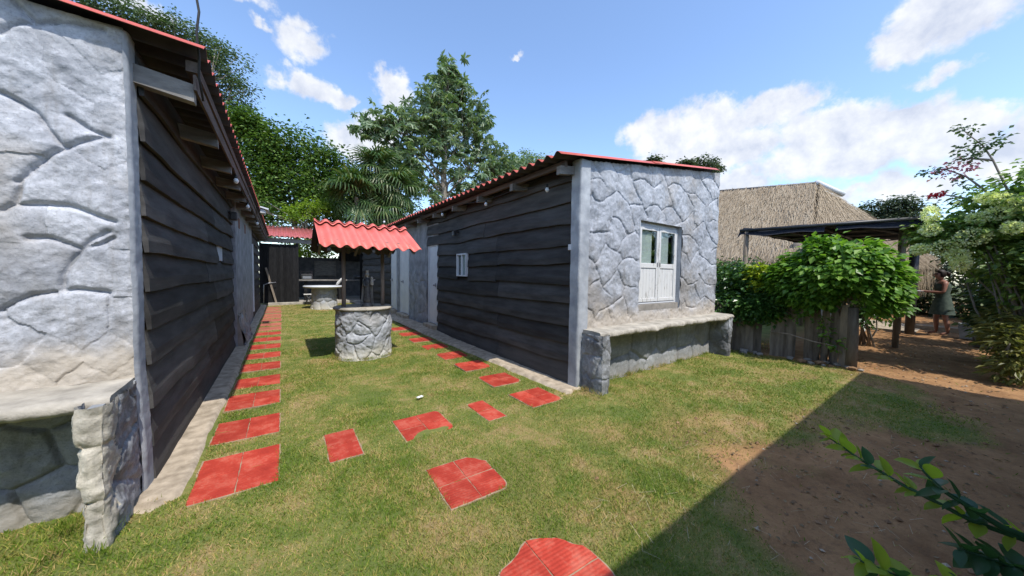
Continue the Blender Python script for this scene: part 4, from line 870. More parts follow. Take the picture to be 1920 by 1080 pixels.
# ------------------------------------------------------------------ round table
TC = (1.36, 14.75); tb = thing('round_table', (TC[0], TC[1], 0), 'round white topped table on a carved stone drum behind the well', 'table')
td = MB().lathe([(.36, -.05), (.40, .2), (.40, .80)], (TC[0], TC[1], 0), 32).build('drum', MAT['backing'], tb)
relief(np.arange(-PI*.45, PI*.45, .022), np.arange(-.04, .80, .022), lambda U, W, H: (TC[0]+(.43+H+.04*np.exp(-W/.2))*np.sin(U/.43), TC[1]-(.43+H+.04*np.exp(-W/.2))*np.cos(U/.43), W), MAT['well_stone'], td, seeds=jgrid(-.65, .65, 0, .8, .34, .28, 11), sd=81, depth=.02, gw=.018)
MB().lathe([(.001, .80), (.60, .80), (.70, .825), (.715, .85), (.705, .872), (.001, .880)], (TC[0], TC[1], 0), 56).build('table_top', MAT['white_paint'], tb)
hn = MB().tube([(1.75, 14.5, .882), (1.82, 14.48, 1.0), (1.93, 14.45, 1.13), (2.05, 14.42, 1.20)], [.03, .055, .05, .03], 8)
prop(hn.build('curved_shell', MAT['statue_grey'], loc=(1.75, 14.5, .88)), 'pale curved shell shaped piece standing on the round table', 'ornament')

# ------------------------------------------------------------------ kitchen shed closing the far end
kb = thing('open_kitchen', (1.5, 18, 0), 'dark open shed with counter and old red corrugated roof at the far end', 'shed')
structure(MB().span((-.48, 16.75, -.1), (3.1, 16.95, .10), .01).build('kitchen_step', MAT['slab_concrete']))
structure(MB().span((-.48, 16.96, -.1), (6.0, 20.3, .085)).build('kitchen_floor', MAT['old_concrete']))
pw = MB().span((-.75, 17.03, .085), (.52, 17.10, 2.56)).build('panel_wall', MAT['dark_interior'], kb)
for i in range(11): 
    x = -.74+i*.114; MB().span((x+.003, 16.998, .085), (x+.111, 17.028, 2.55+random.uniform(-.02, .02)), .003).build('board', MAT['fence_dark'] if 'fence_dark' in MAT else MAT['net_black'], pw)
for x in (.56, 3.12, 4.9): MB().span((x-.05, 16.98, .085), (x+.05, 17.08, 2.62), .008).build('post', MAT['fence_dark'], kb)
MB().span((-.75, 16.93, 2.62), (5.2, 17.03, 2.80), .01).build('beam', MAT['grey_wood'], kb)
MB().span((-.75, 20.05, 3.2), (5.2, 20.15, 3.34), .01).build('beam', MAT['grey_wood'], kb)
MB().span((.62, 17.6, .98), (4.9, 18.2, 1.05), .01).build('counter', MAT['grey_wood'], kb)
for x in (.9, 2.3, 3.6, 4.7): MB().span((x-.06, 17.7, .085), (x+.06, 18.1, .98)).build('counter_leg', MAT['dark_interior'], kb)
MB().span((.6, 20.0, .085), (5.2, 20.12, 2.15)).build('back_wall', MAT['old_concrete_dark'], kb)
MB().span((2.55, 19.9, 2.0), (5.2, 19.98, 3.2)).span((-.75, 17.1, .085), (-.69, 20.1, 2.6)).build('side_wall', MAT['dark_interior'], kb)
kr = MB().span((-.7, 17.0, 2.86), (5.2, 17.04, 2.90)).build('roof', MAT['grey_wood'], kb)
for k in range(6): sheet(kr, (-.85+k*1.068, 16.72, 2.86), (-.85+k*1.068, 20.4, 3.66), (1, 0, 0), 6.1, .178, .027, 'roof_red_old', z_off=(k % 2)*.005, res=8)
def kitem(name, mb, mat, loc, label, cat): return prop(mb.build(name, MAT[mat], loc=loc), label, cat)
r_ = thing('old_radio', (.95, 17.72, 1.05), 'old dark radio at the left end of the far kitchen counter', 'radio')
MB().span((.74, 17.66, 1.055), (1.16, 17.82, 1.29), .015).build('case', MAT['metal_dark'], r_); MB().span((.78, 17.648, 1.09), (1.12, 17.658, 1.20)).build('speaker_grille', MAT['metal_grey'], r_); MB().tube([(.80, 17.7, 1.29), (.80, 17.7, 1.34), (1.10, 17.7, 1.34), (1.10, 17.7, 1.29)], .012, 6).build('handle', MAT['metal_dark'], r_)
kitem('crate', MB().span((.70, 17.95, 1.055), (1.20, 18.1, 1.35)).span((.70, 17.95, 1.40), (1.20, 18.1, 1.44)).span((.72, 17.96, 1.35), (.76, 18.0, 1.40)).span((1.14, 17.96, 1.35), (1.18, 18.0, 1.40)), 'rust_metal', (.95, 18, 1.05), 'slatted crate on the far kitchen counter behind the radio', 'crate')
kitem('picture_board', MB().span((1.45, 19.90, 1.2), (2.35, 19.96, 1.95), .01).span((1.40, 19.89, 1.90), (2.40, 19.97, 1.98)).span((1.40, 19.89, 1.15), (1.45, 19.97, 1.9)).span((2.35, 19.89, 1.15), (2.40, 19.97, 1.9)), 'grey_wood', (1.9, 19.9, 1.2), 'framed grey board on the back wall of the far kitchen', 'board')
kitem('cooking_pot', MB().lathe([(.001, 0), (.20, .0), (.26, .08), (.27, .20), (.25, .21), (.001, .22)], (3.2, 17.9, 1.052), 20).tube([(3.2, 17.9, 1.27), (3.2, 17.9, 1.31)], .02, 8), 'metal_dark', (3.2, 17.9, 1.05), 'round black pot on the far kitchen counter right of the well post', 'pot')
bk = thing('plastic_chair', (1.15, 16.4, 0), 'low dark folding seat beside the round table', 'chair')
MB().box((.93, 16.5, .44), (.36, .36, .03), None, .01).build('seat', MAT['statue_grey'], bk)
for a in (-.15, .15):
    for c_ in (-.15, .15): MB().tube([(.93+a, 16.5+c_, .0), (.93-a*.6, 16.5+c_, .43)], .015, 6).build('leg', MAT['metal_dark'], bk)
ln = MB().box((-.36, 16.86, .80), (.07, .03, 1.55), Matrix.Rotation(-.22, 3, 'Y'), .004)
prop(ln.build('leaning_timber', MAT['fence_wood'], loc=(-.3, 16.9, .1)), 'pale timber length leaning against the dark panel of the far shed', 'timber')
prop(MB().tube([(-.62, 16.75, .10), (-.60, 16.75, .85), (-.45, 16.8, .92), (-.20, 16.85, .95)], .018, 7).build('bent_pipe', MAT['metal_grey'], loc=(-.6, 16.75, .1)), 'bent grey pipe standing beside the leaning timber', 'pipe')

# ------------------------------------------------------------------ festoon lights
def festoon(pts, bulbs, label, sag=.10):
    t = thing('string_light', pts[0], label, 'string light', 'strings of bulbs between the cabins'); P_ = []
    for a, b_ in zip(pts[:-1], pts[1:]):
        for k in range(8):
            f = k/8; P_.append((a[0]+(b_[0]-a[0])*f, a[1]+(b_[1]-a[1])*f, a[2]+(b_[2]-a[2])*f-sag*4*f*(1-f)))
    P_.append(pts[-1]); MB().tube(P_, .0045, 5).build('wire', MAT['wire_black'], t)
    for f in bulbs:
        k = f*(len(P_)-1); i = min(int(k), len(P_)-2); u = k-i; x, y, z = [P_[i][q]+(P_[i+1][q]-P_[i][q])*u for q in range(3)]
        bl = MB().lathe([(.001, -.105), (.016, -.10), (.028, -.078), (.027, -.062), (.016, -.042), (.012, -.038)], (x, y, z), 12).build('bulb', MAT['bulb_glass'], t)
        MB().lathe([(.013, -.045), (.016, -.04), (.015, -.004), (.006, 0)], (x, y, z), 10).build('socket', MAT['wire_black'], bl)
simple('bulb_glass', (.55, .56, .56), (.72, .73, .72), 6, .08, .6, 0)
festoon([(3.0, 2.98, 2.70), (2.82, 3.9, 2.69), (2.76, 5.6, 2.74), (2.70, 8.0, 2.82), (1.0, 11.0, 2.92), (-.42, 12.4, 2.70)], [.085, .30, .47, .66, .80, .9], 'sagging string of clear bulbs from the right cabin eave across to the left cabin', .05)
festoon([(-.43, 4.9, 2.60), (-.44, 7.4, 2.58), (-.42, 10.5, 2.62)], [.05, .4, .8], 'short string of bulbs under the left cabin eave', .05)
prop(MB().box((1.28, 3.63, .020), (.075, .035, .012), Matrix.Rotation(.3, 3, 'Z'), .003).build('litter', MAT['paper'], loc=(1.28, 3.63, .02)), 'small white scrap lying on the lawn between the square pad and the well', 'litter')

# ------------------------------------------------------------------ hut behind the camera whose roof shades the foreground
hutB = thing('rear_cabin', (3.0, -3.5, 0), 'black plank cabin behind the camera that shades the foreground', 'cabin')
MB().span((-4.0, -1.55, -.1), (7.35, -1.45, 2.75)).span((-4, -6, -.1), (-3.9, -1.56, 3.0)).span((7.25, -6, -.1), (7.35, -1.56, 3.0)).build('wall', MAT['black_plank'], hutB)
MB().span((-4.3, -.925, 2.80), (7.43, -.90, 2.93)).build('fascia_board', MAT['grey_wood'], hutB)
rb = MB().span((-3.9, -6.0, 3.14), (7.2, -5.9, 3.2)).build('roof', MAT['grey_wood'], hutB)
for k in range(11): sheet(rb, (-4.3+k*1.068, -.905, 2.90), (-4.3+k*1.068, -6.2, 3.30), (1, 0, 0), 6.1, .178, .027, 'roof_red', z_off=(k % 2)*.005, res=8)

# ------------------------------------------------------------------ rustic slab fence
def fence_slab(parent, x, y, h, w, ang, sd):
    r = random.Random(sd); n = 9; V = []; ly = [math.cos(ang), math.sin(ang)]
    for i in range(n):
        z = -.05+(h+.05)*i/(n-1); o = r.uniform(-.006, .006); ww = w*(1+r.uniform(-.06, .06))*(1 if i < n-1 else r.uniform(.6, .95))
        for (a, d) in ((-.5, 0), (-.32, .022), (0, .034), (.32, .022), (.5, 0), (0, -.012)):
            px_ = a*ww+o; V.append((x+px_*ly[0]+d*ly[1], y+px_*ly[1]-d*ly[0], z+r.uniform(-.008, .008)+(r.uniform(-.03, .03) if i == n-1 else 0)))
    F = [(i*6+k, i*6+(k+1) % 6, (i+1)*6+(k+1) % 6, (i+1)*6+k) for i in range(n-1) for k in range(6)]+[tuple((n-1)*6+k for k in range(6))]
    mobjp = MB().add(V, F, False); return mobjp.build('slat', MAT['fence_wood'], parent)
fn = thing('plank_fence', (7.6, 2.0, 0), 'weathered grey rough slab fence right of the bench, under the climbing plants', 'fence')
FP = [(7.05, 3.25), (7.42, 2.72), (7.62, 2.10), (7.80, 1.78), (7.66, 1.42), (7.52, 1.16)]
d_ = 0; sdk = 0
for (a, b_) in zip(FP[:-1], FP[1:]):
    L = math.dist(a, b_); n = max(2, int(L/.118)); an = math.atan2(b_[1]-a[1], b_[0]-a[0])
    for k in range(n):
        f = (k+.5)/n; sdk += 1
        if sdk in (9, 13): continue
        fence_slab(fn, a[0]+(b_[0]-a[0])*f, a[1]+(b_[1]-a[1])*f, random.uniform(.88, 1.06), L/n*random.uniform(.95, 1.08), an+random.uniform(-.1, .1)+PI, 900+sdk)
MB().tube([(7.12, 3.2, .72), (7.50, 2.70, .70), (7.70, 2.1, .74)], .022, 6).build('rail', MAT['fence_wood'], fn)
MB().tube([(7.55, 2.2, .42), (7.50, 1.95, .43), (7.56, 1.6, .34), (7.50, 1.3, .32)], .010, 6).build('tie_stick', MAT['post_wood'], fn)
for (x, y, r) in ((7.50, 1.12, .075),): MB().tube([(x, y, -.05), (x+.02, y, .5), (x, y+.01, .98)], [r, r*.95, r*.85], 10).build('post', MAT['fence_wood'], fn)

# ------------------------------------------------------------------ shade pergola with black netting
pg = thing('shade_pergola', (11, 1.8, 0), 'flat pergola roofed with black shade netting in front of the thatched roof', 'pergola')
PX = [8.35, 12.9]; 
def pgz(x, y): return 2.50+.02*(x-8.35)
for (x, y) in ((8.40, 2.98), (12.9, 3.05), (13.2, 1.15), (10.6, .95)): MB().tube([(x, y, 0), (x, y, pgz(x, y)-.02)], .05, 8).build('post', MAT['fence_wood'], pg)
MB().tube([(13.5, .98, 0), (13.45, .98, 2.6)], .09, 9).build('post', MAT['metal_dark'], pg)
for (a, b_) in (((8.35, 3.07), (12.9, 3.07)), ((8.35, 3.07), (8.88, .50)), ((9.07, 1.44), (13.4, 1.0)), ((12.9, 3.07), (13.6, .55)), ((8.75, 1.9), (13.1, 2.1)), ((8.88, .50), (13.6, .55)), ((8.6, 2.5), (13.0, 2.6)), ((10.2, 3.07), (10.5, .52)), ((11.6, 3.07), (12.1, .53))):
    MB().tube([(a[0], a[1], pgz(*a)-.03), (b_[0], b_[1], pgz(*b_)-.03)], .035, 7).build('beam', MAT['metal_dark'], pg)
U, W = np.meshgrid(np.linspace(0, 1, 60), np.linspace(0, 1, 36), indexing='ij')
X = 8.30+.55*(1-W)*(1)+U*(15.6-8.3-.3*(1-W)); Yn = .45+W*2.68
Zn = 2.50+.02*(X-8.35)+.02+.05*fbm(U*9, W*4, 1, 3, 5)-.035*np.sin(W*3*PI)**2*1-.10*(W > .985)-.15*(U < .012)-.09*(W < .02)
I = np.arange(U.size).reshape(U.shape); F = np.stack([I[:-1, :-1], I[1:, :-1], I[1:, 1:], I[:-1, 1:]], -1).reshape(-1, 4)
fuc = F[:, 0]; holes = (fbm(U*9+3, W*14, 4, 2, 77).ravel()[fuc] > .52) & (W.ravel()[fuc] > .25)
mobj('shade_net', np.stack([X, Yn, Zn], -1).reshape(-1, 3), F[~holes], MAT['net_black'], pg)

# ------------------------------------------------------------------ thatched palapa
pl = thing('thatched_pavilion', (20, 7, 0), 'large pavilion with a brown palm thatch hip roof behind the shade pergola', 'pavilion')
RA, RB = np.array([17.2, 10.5, 5.75]), np.array([17.0, 3.78, 5.00])      # ridge
E1, E2, E3, E4 = np.array([12.8, 11.5, 1.95]), np.array([13.2, 3.0, 1.95]), np.array([21.5, .9, 2.05]), np.array([23, 12, 1.95])
def thatch_face(ridge0, ridge1, eave0, eave1, nrow, per, Lb, sd):
    r = np.random.default_rng(sd); Vs = []; 
    for i in range(nrow):
        f0 = i/nrow; a = ridge0+(eave0-ridge0)*f0; b2 = ridge1+(eave1-ridge1)*f0
        L = np.linalg.norm(b2-a); n = int(per*max(L, .3)); t = r.random(n)[:, None]
        dn = (eave0-ridge0)*(1-t)+(eave1-ridge1)*t; dn = dn/np.linalg.norm(dn, axis=1)[:, None]
        nr = np.cross(b2-a if L > .1 else eave1-eave0, dn[0]); nr /= np.linalg.norm(nr); nr = nr if nr[2] > 0 else -nr
        al = (eave1-eave0)/np.linalg.norm(eave1-eave0)
        P0 = a+(b2-a)*t+nr*r.uniform(.02, .16, (n, 1))+dn*r.uniform(-.15, .15, (n, 1)); D = dn+al*r.normal(0, .16, (n, 1))+nr*r.uniform(-.14, .10, (n, 1))
        P1 = P0+D*r.uniform(.6, 1.3, (n, 1))*Lb; w = al*r.uniform(.005, .015, (n, 1))
        Vs.append(np.stack([P0-w, P0+w, P1+w*.4, P1-w*.4], 1))
    return np.concatenate(Vs)
Vt = np.concatenate([thatch_face(RA, RB, E1, E2, 30, 230, .42, 1), thatch_face(RB, RB+.01, E2, E3, 26, 190, .42, 2), thatch_face(RA, RB, E4, E3, 10, 12, .7, 3),
    thatch_face(E1+(0, 0, .05), E2+(0, 0, .05), E1+(-.05, 0, -.8), E2+(-.05, 0, -.8), 3, 90, .55, 4), thatch_face(E2+(0, 0, .05), E3+(0, 0, .05), E2+(0, -.05, -.8), E3+(0, -.05, -.8), 3, 60, .55, 5)]).reshape(-1, 3)
F = np.arange(len(Vt)).reshape(-1, 4)
th = mobj('thatch', Vt, F, MAT['thatch'], pl, smooth=False); th['kind'] = 'stuff'
MB().add([RA, RB, E1, E2, E3, E4], [(0, 2, 3, 1), (1, 3, 4), (0, 1, 4, 5), (0, 5, 2)]).build('roof_deck', MAT['thatch_base'] if 'thatch_base' in MAT else MAT['thatch'], pl)
MB().tube([RA+(0, 0, .10), RB+(0, 0, .10)], .07, 8).build('ridge_cap', MAT['metal_dark'], pl)
hp = RB+(.9, -.62, -.42); MB().tube([RB+(.0, 0, .14), hp+(0, 0, .12)], [.11, .10], 8).build('hip_cap', MAT['white_paint'], pl)
for (x, y) in ((13.6, 11), (13.5, 7.2), (13.6, 3.4), (17.5, 2.5), (21, 1.6)): MB().tube([(x, y, 0), (x, y, 2.6)], .10, 10).build('post', MAT['bark'], pl)

# white curved garden chair behind the fence end, pot
gc = thing('garden_bench', (10.9, 1.9, 0), 'white slatted metal garden bench just behind the end of the fence', 'bench')
for k in range(6): MB().tube([(10.4, 1.55+.1*k, .42), (11.4, 1.50+.1*k, .42)], .015, 6).build('seat_slat', MAT['white_paint'], gc)
for k in range(7): MB().tube([(10.42+.16*k, 2.08, .42), (10.42+.16*k, 2.16, .78+.08*math.sin(PI*k/6))], .014, 6).build('back_slat', MAT['white_paint'], gc)
for (x, y) in ((10.42, 1.56), (11.38, 1.52), (10.42, 2.05), (11.38, 2.0)): MB().tube([(x, y, 0), (x, y, .42)], .02, 6).build('leg', MAT['white_paint'], gc)
pt = thing('plant_pot', (13.9, .02, 0), 'square grey concrete plant pot at the foot of the shrubs right of the person', 'pot')
MB().add([(13.72, -.16, 0), (14.08, -.16, 0), (14.08, .20, 0), (13.72, .20, 0), (13.68, -.20, .36), (14.12, -.20, .36), (14.12, .24, .36), (13.68, .24, .36), (13.73, -.15, .36), (14.07, -.15, .36), (14.07, .19, .36), (13.73, .19, .36), (13.73, -.15, .31), (14.07, -.15, .31), (14.07, .19, .31), (13.73, .19, .31)],
   [(0, 1, 5, 4), (1, 2, 6, 5), (2, 3, 7, 6), (3, 0, 4, 7), (4, 5, 9, 8), (5, 6, 10, 9), (6, 7, 11, 10), (7, 4, 8, 11), (8, 9, 13, 12), (9, 10, 14, 13), (10, 11, 15, 14), (11, 8, 12, 15), (12, 13, 14, 15)]).build('pot', MAT['pot_grey'], pt)
MB().span((13.735, -.145, .30), (14.065, .185, .33)).build('potting_soil', MAT['soil'], pt)
# ------------------------------------------------------------------ vegetation helpers
def unit(a): return a/(np.linalg.norm(a, axis=-1, keepdims=True)+1e-9)
def leaf_quads(P, D, Nn, L, Wd, fold=.12):
    """P base points, D leaf directions, Nn face normals"""
    D = unit(D); S = unit(np.cross(D, Nn)); Nn = np.cross(S, D); L = np.asarray(L)[:, None]; Wd = np.asarray(Wd)[:, None]
    mid = P+D*L*.45
    V = np.stack([P, mid+S*Wd+Nn*fold*L, P+D*L-Nn*fold*.6*L, mid-S*Wd+Nn*fold*L], 1)
    return V
def clumps_on(blobs, per, r, shell=.75):
    C = []
    for bl in blobs:
        x, y, z, rx, rz = bl[:5]; ry = bl[5] if len(bl) > 5 else (rx+rz)/2*1.15
        n = max(3, int(per*(bl[6] if len(bl) > 6 else 1)))
        d = unit(r.normal(size=(n, 3))); k = r.uniform(shell**3, 1.0, (n, 1))**(1/3)
        C.append(np.array([x, y, z])+d*k*np.array([rx, ry, rz]))
    return np.concatenate(C)
def foliage(C, cr, n, L, Wd, r, flat=.6, droop=.25, up=1.2):
    """leaf quads gathered in clumps: centres C, clump radius cr, n leaves each"""
    m = len(C); d = r.normal(size=(m, n, 3)); d[..., 2] *= flat; rad = np.asarray(cr if hasattr(cr, '__len__') else np.full(m, cr))[:, None, None]
    P = (C[:, None, :]+d*rad*.5).reshape(-1, 3); N_ = m*n
    out = unit(d.reshape(-1, 3)+r.normal(size=(N_, 3))*.5); D = out*(1, 1, .5)-np.array([0, 0, droop]); Nn = unit(r.normal(size=(N_, 3))*.55+np.array([0, 0, up])+out*.3)
    s = r.uniform(.7, 1.25, N_); return leaf_quads(P, D, Nn, L*s, Wd*s)
def qmesh(name, V, mat, parent=None, loc=None, kind=None):
    V = V.reshape(-1, 3); o = mobj(name, V, np.arange(len(V)).reshape(-1, 4), mat, parent, loc, smooth=False)
    if kind: o['kind'] = kind
    return o
def limbs(parent, base, fork, C, r, r0=.2, nb=14, mat='bark', sub=.35):
    base = np.array(base, float); fork = np.array(fork, float)
    midp = (base+fork)/2+r.normal(0, .04, 3)*np.linalg.norm(fork-base); 
    MB().tube([base-(0, 0, .2), base+(0, 0, .1), midp, fork], [r0*1.35, r0*1.1, r0*.85, r0*.6], 10).build('trunk', MAT[mat], parent)
    mb = MB(); idx = r.choice(len(C), min(nb, len(C)), replace=False); main = []
    for i in idx:
        c = C[i]; q = fork+(c-fork)*.5+np.array([0, 0, .12*np.linalg.norm(c-fork)])+r.normal(0, .05, 3)*np.linalg.norm(c-fork)
        mb.tube([fork, (fork+q)/2+r.normal(0, .02, 3), q, c], [r0*.42, r0*.3, r0*.2, r0*.06], 6); main.append(q)
    main = np.array(main)
    for i in r.choice(len(C), min(int(len(C)*sub)+1, 60), replace=False):
        c = C[i]; q = main[np.argmin(np.linalg.norm(main-c, axis=1))]; mb.tube([q, (q+c)/2+r.normal(0, .06, 3), c], [r0*.16, r0*.1, r0*.03], 5)
    mb.build('branches', MAT[mat], parent)
def tree(label, name, base, fork, blobs, per, cr, n, L, Wd, mat, seed, r0=.2, group=None, flat=.6, droop=.25, nb=14, cat='tree', shell=.7):
    r = np.random.default_rng(seed); t = thing(name, base, label, cat, group); C = clumps_on(blobs, per, r, shell)
    limbs(t, base, fork, C, r, r0, nb); qmesh('crown', foliage(C, r.uniform(.7, 1.3, len(C))*cr, n, L, Wd, r, flat, droop), MAT[mat], t); return t, C
g = 'trees behind the cabins'
tree('dense bright green leafy tree between the left cabin and the palms', 'leafy_tree', (0.6, 25, 0), (0.7, 25.2, 4.6),
     [(-.63, 25, 8.9, 1.2, 1.26), (.98, 25, 8.7, 1.8, 1.5), (2.45, 25.3, 8.2, 1.4, 1.5), (-1.41, 25, 7.3, 1.0, 1.8), (.39, 24.6, 6.4, 2.4, 1.5), (3.4, 25.2, 7.2, 1.3, 1.4), (-1.6, 25, 9.9, .45, .5), (2.5, 24.5, 5.6, 1.6, 1.3), (-1.2, 24.6, 5.4, 1.2, 1.3), (.4, 25.4, 7.6, 1.8, 1.6)], 40, .85, 70, .22, .070, 'leaf_mango', 1, .24, g, flat=.7)
tree('tall open airy tree with fine grey green leaves rising behind the left cabin roof', 'airy_tree', (-3.6, 26, 0), (-3.2, 26, 9.0),
     [(-2.36, 26, 13.5, .95, 1.1), (-2.14, 26, 11.9, .9, .95), (-3.28, 26, 14.1, .58, .7), (-1.79, 26, 10.6, .65, .6), (-4.57, 26, 14.7, .9, .5), (-5.77, 26, 14.6, .9, .5), (-6.98, 26, 14.8, .9, .5), (-5.2, 26, 13.0, 1.3, .85), (-3.2, 26, 12.4, .9, 1.4)], 30, .50, 46, .16, .045, 'leaf_lefttall', 2, .24, g, flat=.6)
tree('low bush with yellow green leaves against the far shed roof', 'yellow_bush', (1.2, 21.6, 0), (1.1, 21.6, 3.2), [(1.56, 21.5, 4.95, .62, .40), (.9, 21.4, 4.5, .8, .35), (1.9, 21.3, 2.9, 1.0, .6), (1.2, 21.3, 2.6, 1.0, .6)], 26, .32, 34, .15, .045, 'leaf_yellow', 3, .09, None, cat='bush')
tree('dark green filling tree behind the far shed, under the palms', 'leafy_tree', (3.8, 23.0, 0), (3.8, 23, 3), [(2.2, 23, 4.6, 1.6, 1.4), (4.4, 23, 5.0, 1.8, 1.6), (6.4, 23, 5.4, 1.6, 1.4), (3.4, 22.6, 3.2, 2.6, 1.2), (-.6, 23, 4.2, 1.4, 1.3)], 30, .6, 40, .2, .06, 'leaf_mango', 33, .2, g)
tree('rounded dark tree top behind the right cabin roof, beside the big leaved tree', 'leafy_tree', (23, 30, 0), (23, 30, 8), [(23.1, 30, 14.2, 2.2, .95), (20.9, 30, 12.4, 3.6, 1.5), (26.7, 30, 14.6, 1.0, .55), (25.2, 30, 13.6, 2.4, .9), (22.5, 30, 11.0, 3.5, 1.6)], 44, .75, 44, .26, .08, 'leaf_cecropia', 4, .3, g)
for (x, z, rx, rz, lab, sd) in ((31.9, 13.3, .8, .42, 'smallest dark tree tip peeping over the middle of the right cabin roof edge', 5), (38.2, 14.3, 1.2, .45, 'low dark tree tip over the right cabin roof, second of three', 6), (42.8, 15.4, 2.4, .85, 'largest rounded tree tip over the right end of the right cabin roof', 7)):
    tree(lab, 'distant_tree', (x, 20, 0), (x, 20, z-4), [(x, 20, z, rx*.6, rz*.7), (x, 20, z-1.0, rx*.8, rz), (x+rx*1.1, 20, z-.35, rx*.3, rz*.4)], 30, .5, 26, .30, .09, 'leaf_far', sd, .25, 'tree tips over the roof', nb=8)
tree('dark bushy tree standing behind the right end of the thatched roof', 'leafy_tree', (28, 3.0, 0), (28, 3, 3), [(28, 3.1, 5.3, .6, .75, 1.1), (28, 3.7, 5.3, .6, .6, .8), (28, 2.4, 5.1, .6, .6, .8), (28, 3.0, 4.4, .9, .9, 1.5)], 40, .4, 36, .17, .05, 'leaf_far', 8, .2)

# big-leaved tree: umbrella whorls of drooping lobes on open limbs
r = np.random.default_rng(44)
cb = [(10.7, 24, 16.6, .9, .9), (10.5, 24, 15.4, 1.9, .9), (12.0, 24, 14.9, 1.7, 1.0), (9.6, 24, 14.0, 1.7, .9), (11.1, 24, 13.4, 2.6, 1.2), (8.6, 24, 12.6, 1.8, .9), (13.1, 24, 13.5, 1.5, 1.2), (6.6, 24, 11.7, 1.9, .75), (5.2, 24, 11.1, 1.1, .5), (12.3, 24, 11.9, 2.6, 1.2), (7.6, 24, 10.4, 2.1, .9), (9.6, 24, 12.0, 2.0, 1.0), (10.2, 24, 10.6, 2.5, 1.2), (14.6, 24, 11.4, 2.0, .9), (12.5, 24, 9.4, 3.0, 1.5), (16.6, 24, 10.6, 1.6, .8), (8.4, 24, 8.3, 1.6, 1.0), (10.6, 24, 7.6, 2.6, 1.3), (14.6, 24, 9.6, 2.4, 1.3), (6.8, 24, 9.2, 1.6, .8), (17.6, 24, 9.9, 1.5, .8)]
ct = thing('big_leaf_tree', (10.6, 24, 0), 'tallest tree, with clusters of large umbrella like grey green leaves', 'tree', g)
C = clumps_on(cb, 27, r, .25)
mb = MB(); mb.tube([(10.4, 24, -.2), (10.5, 24, 4), (10.3, 24.05, 9), (10.6, 24, 13), (10.6, 24, 16.6)], [.30, .25, .19, .12, .04], 10).build('trunk', MAT['bark'], ct)
mb = MB()
for b_ in cb:
    c = np.array(b_[:3]); zf = max(3.5, c[2]-1.2-.5*abs(c[0]-10.5)); f = np.array([10.45, 24, zf]); q = (f+c)/2+(0, 0, .3); mb.tube([f, q, c], [.09, .07, .04], 6)
    near_ = C[np.linalg.norm(C-c, axis=1) < b_[3]*1.1]
    for c2 in near_[:26:2]: mb.tube([c, (c+c2)/2+r.normal(0, .08, 3)+(0, 0, .06), c2], [.035, .025, .012], 5)
mb.build('branches', MAT['bark'], ct)
Wc = (C[:, None, :]+r.normal(0, .34, (len(C), 3, 3))).reshape(-1, 3); nl = 8; m = len(Wc)
ang = r.uniform(0, 2*PI, (m, 1))+np.arange(nl)*2*PI/nl+r.normal(0, .12, (m, nl)); tilt = r.normal(0, .85, (m, 1, 3)); tilt[..., 2] = 0
D = np.stack([np.cos(ang), np.sin(ang), r.uniform(-.75, -.15, (m, nl))], -1); Nn = np.broadcast_to(np.array([0, 0, 1.0]), D.shape)+tilt
D = D-.5*Nn*((D*Nn).sum(-1, keepdims=True)+.35); s = (r.uniform(.75, 1.2, (m, 1))*np.ones((1, nl))).ravel()
qmesh('crown', leaf_quads(np.repeat(Wc, nl, 0), D.reshape(-1, 3), Nn.reshape(-1, 3), .46*s, .090*s, .10), MAT['leaf_cecropia'], ct)

# fan palms, every frond its own part
def frond_mesh(seed, segs=22, pet=.70, fan=1.15):
    r = random.Random(seed); mb = MB(); P = [Vector((pet*t, 0, .22*math.sin(t*PI*.55)*pet)) for t in (0, .35, .7, 1)]; mb.tube(P, [.020, .016, .013, .010], 5)
    h = P[-1]
    for k in range(segs):
        a = (k/(segs-1)-.5)*math.radians(230); L = fan*(1-.28*abs(a)/2)*r.uniform(.9, 1.05); d = Vector((math.cos(a), math.sin(a), 0)); w = Vector((-math.sin(a), math.cos(a), 0))
        pts = [h+d*.02, h+d*L*.5+Vector((0, 0, -.05*L)), h+d*L*.80+Vector((0, 0, -.24*L)), h+d*L*.95+Vector((0, 0, -.62*L-r.uniform(0, .12)))]
        wd = [.010, .046, .036, .004]; V = []
        for p, q in zip(pts, wd): V += [p-w*q, p+Vector((0, 0, .010)), p+w*q]
        mb.add(V, [(i*3+j, i*3+j+1, i*3+j+4, i*3+j+3) for i in range(3) for j in range(2)])
    return mb.mesh('frond')
FM = [frond_mesh(i) for i in range(4)]
for f_ in FM: f_.materials.append(MAT['leaf_palm'])
for (x, y, z, sc, n, lab, sd) in ((4.75, 21.1, 7.55, 1.05, 24, 'tallest of the three fan palms, its fronds against the sky', 1), (5.9, 20.9, 6.55, 1.10, 26, 'fan palm on the right of the three, next to the big leaved tree trunk', 2), (3.6, 20.9, 5.75, 1.15, 26, 'lowest fan palm on the left, drooping over the far shed roof', 3), (5.1, 20.7, 5.1, 1.0, 22, 'fan palm with hanging fronds directly above the well roof', 4)):
    t = thing('fan_palm', (x, y, 0), lab, 'palm', 'fan palms behind the far shed'); r = random.Random(sd)
    MB().tube([(x, y, -.2), (x+.1, y, z*.5), (x, y, z)], [.16, .12, .10], 9, True).build('trunk', MAT['bark'], t)
    for k in range(n):
        o = bpy.data.objects.new('frond', FM[k % 4]); COL.objects.link(o); o.parent = t; o.location = (0, 0, z-.1)
        el = r.uniform(-.95, 1.15) if k > 3 else r.uniform(1.0, 1.4); o.rotation_euler = (r.uniform(-.3, .3), -el, k*2.399+r.uniform(-.2, .2)); o.scale = (sc*r.uniform(.85, 1.1),)*3

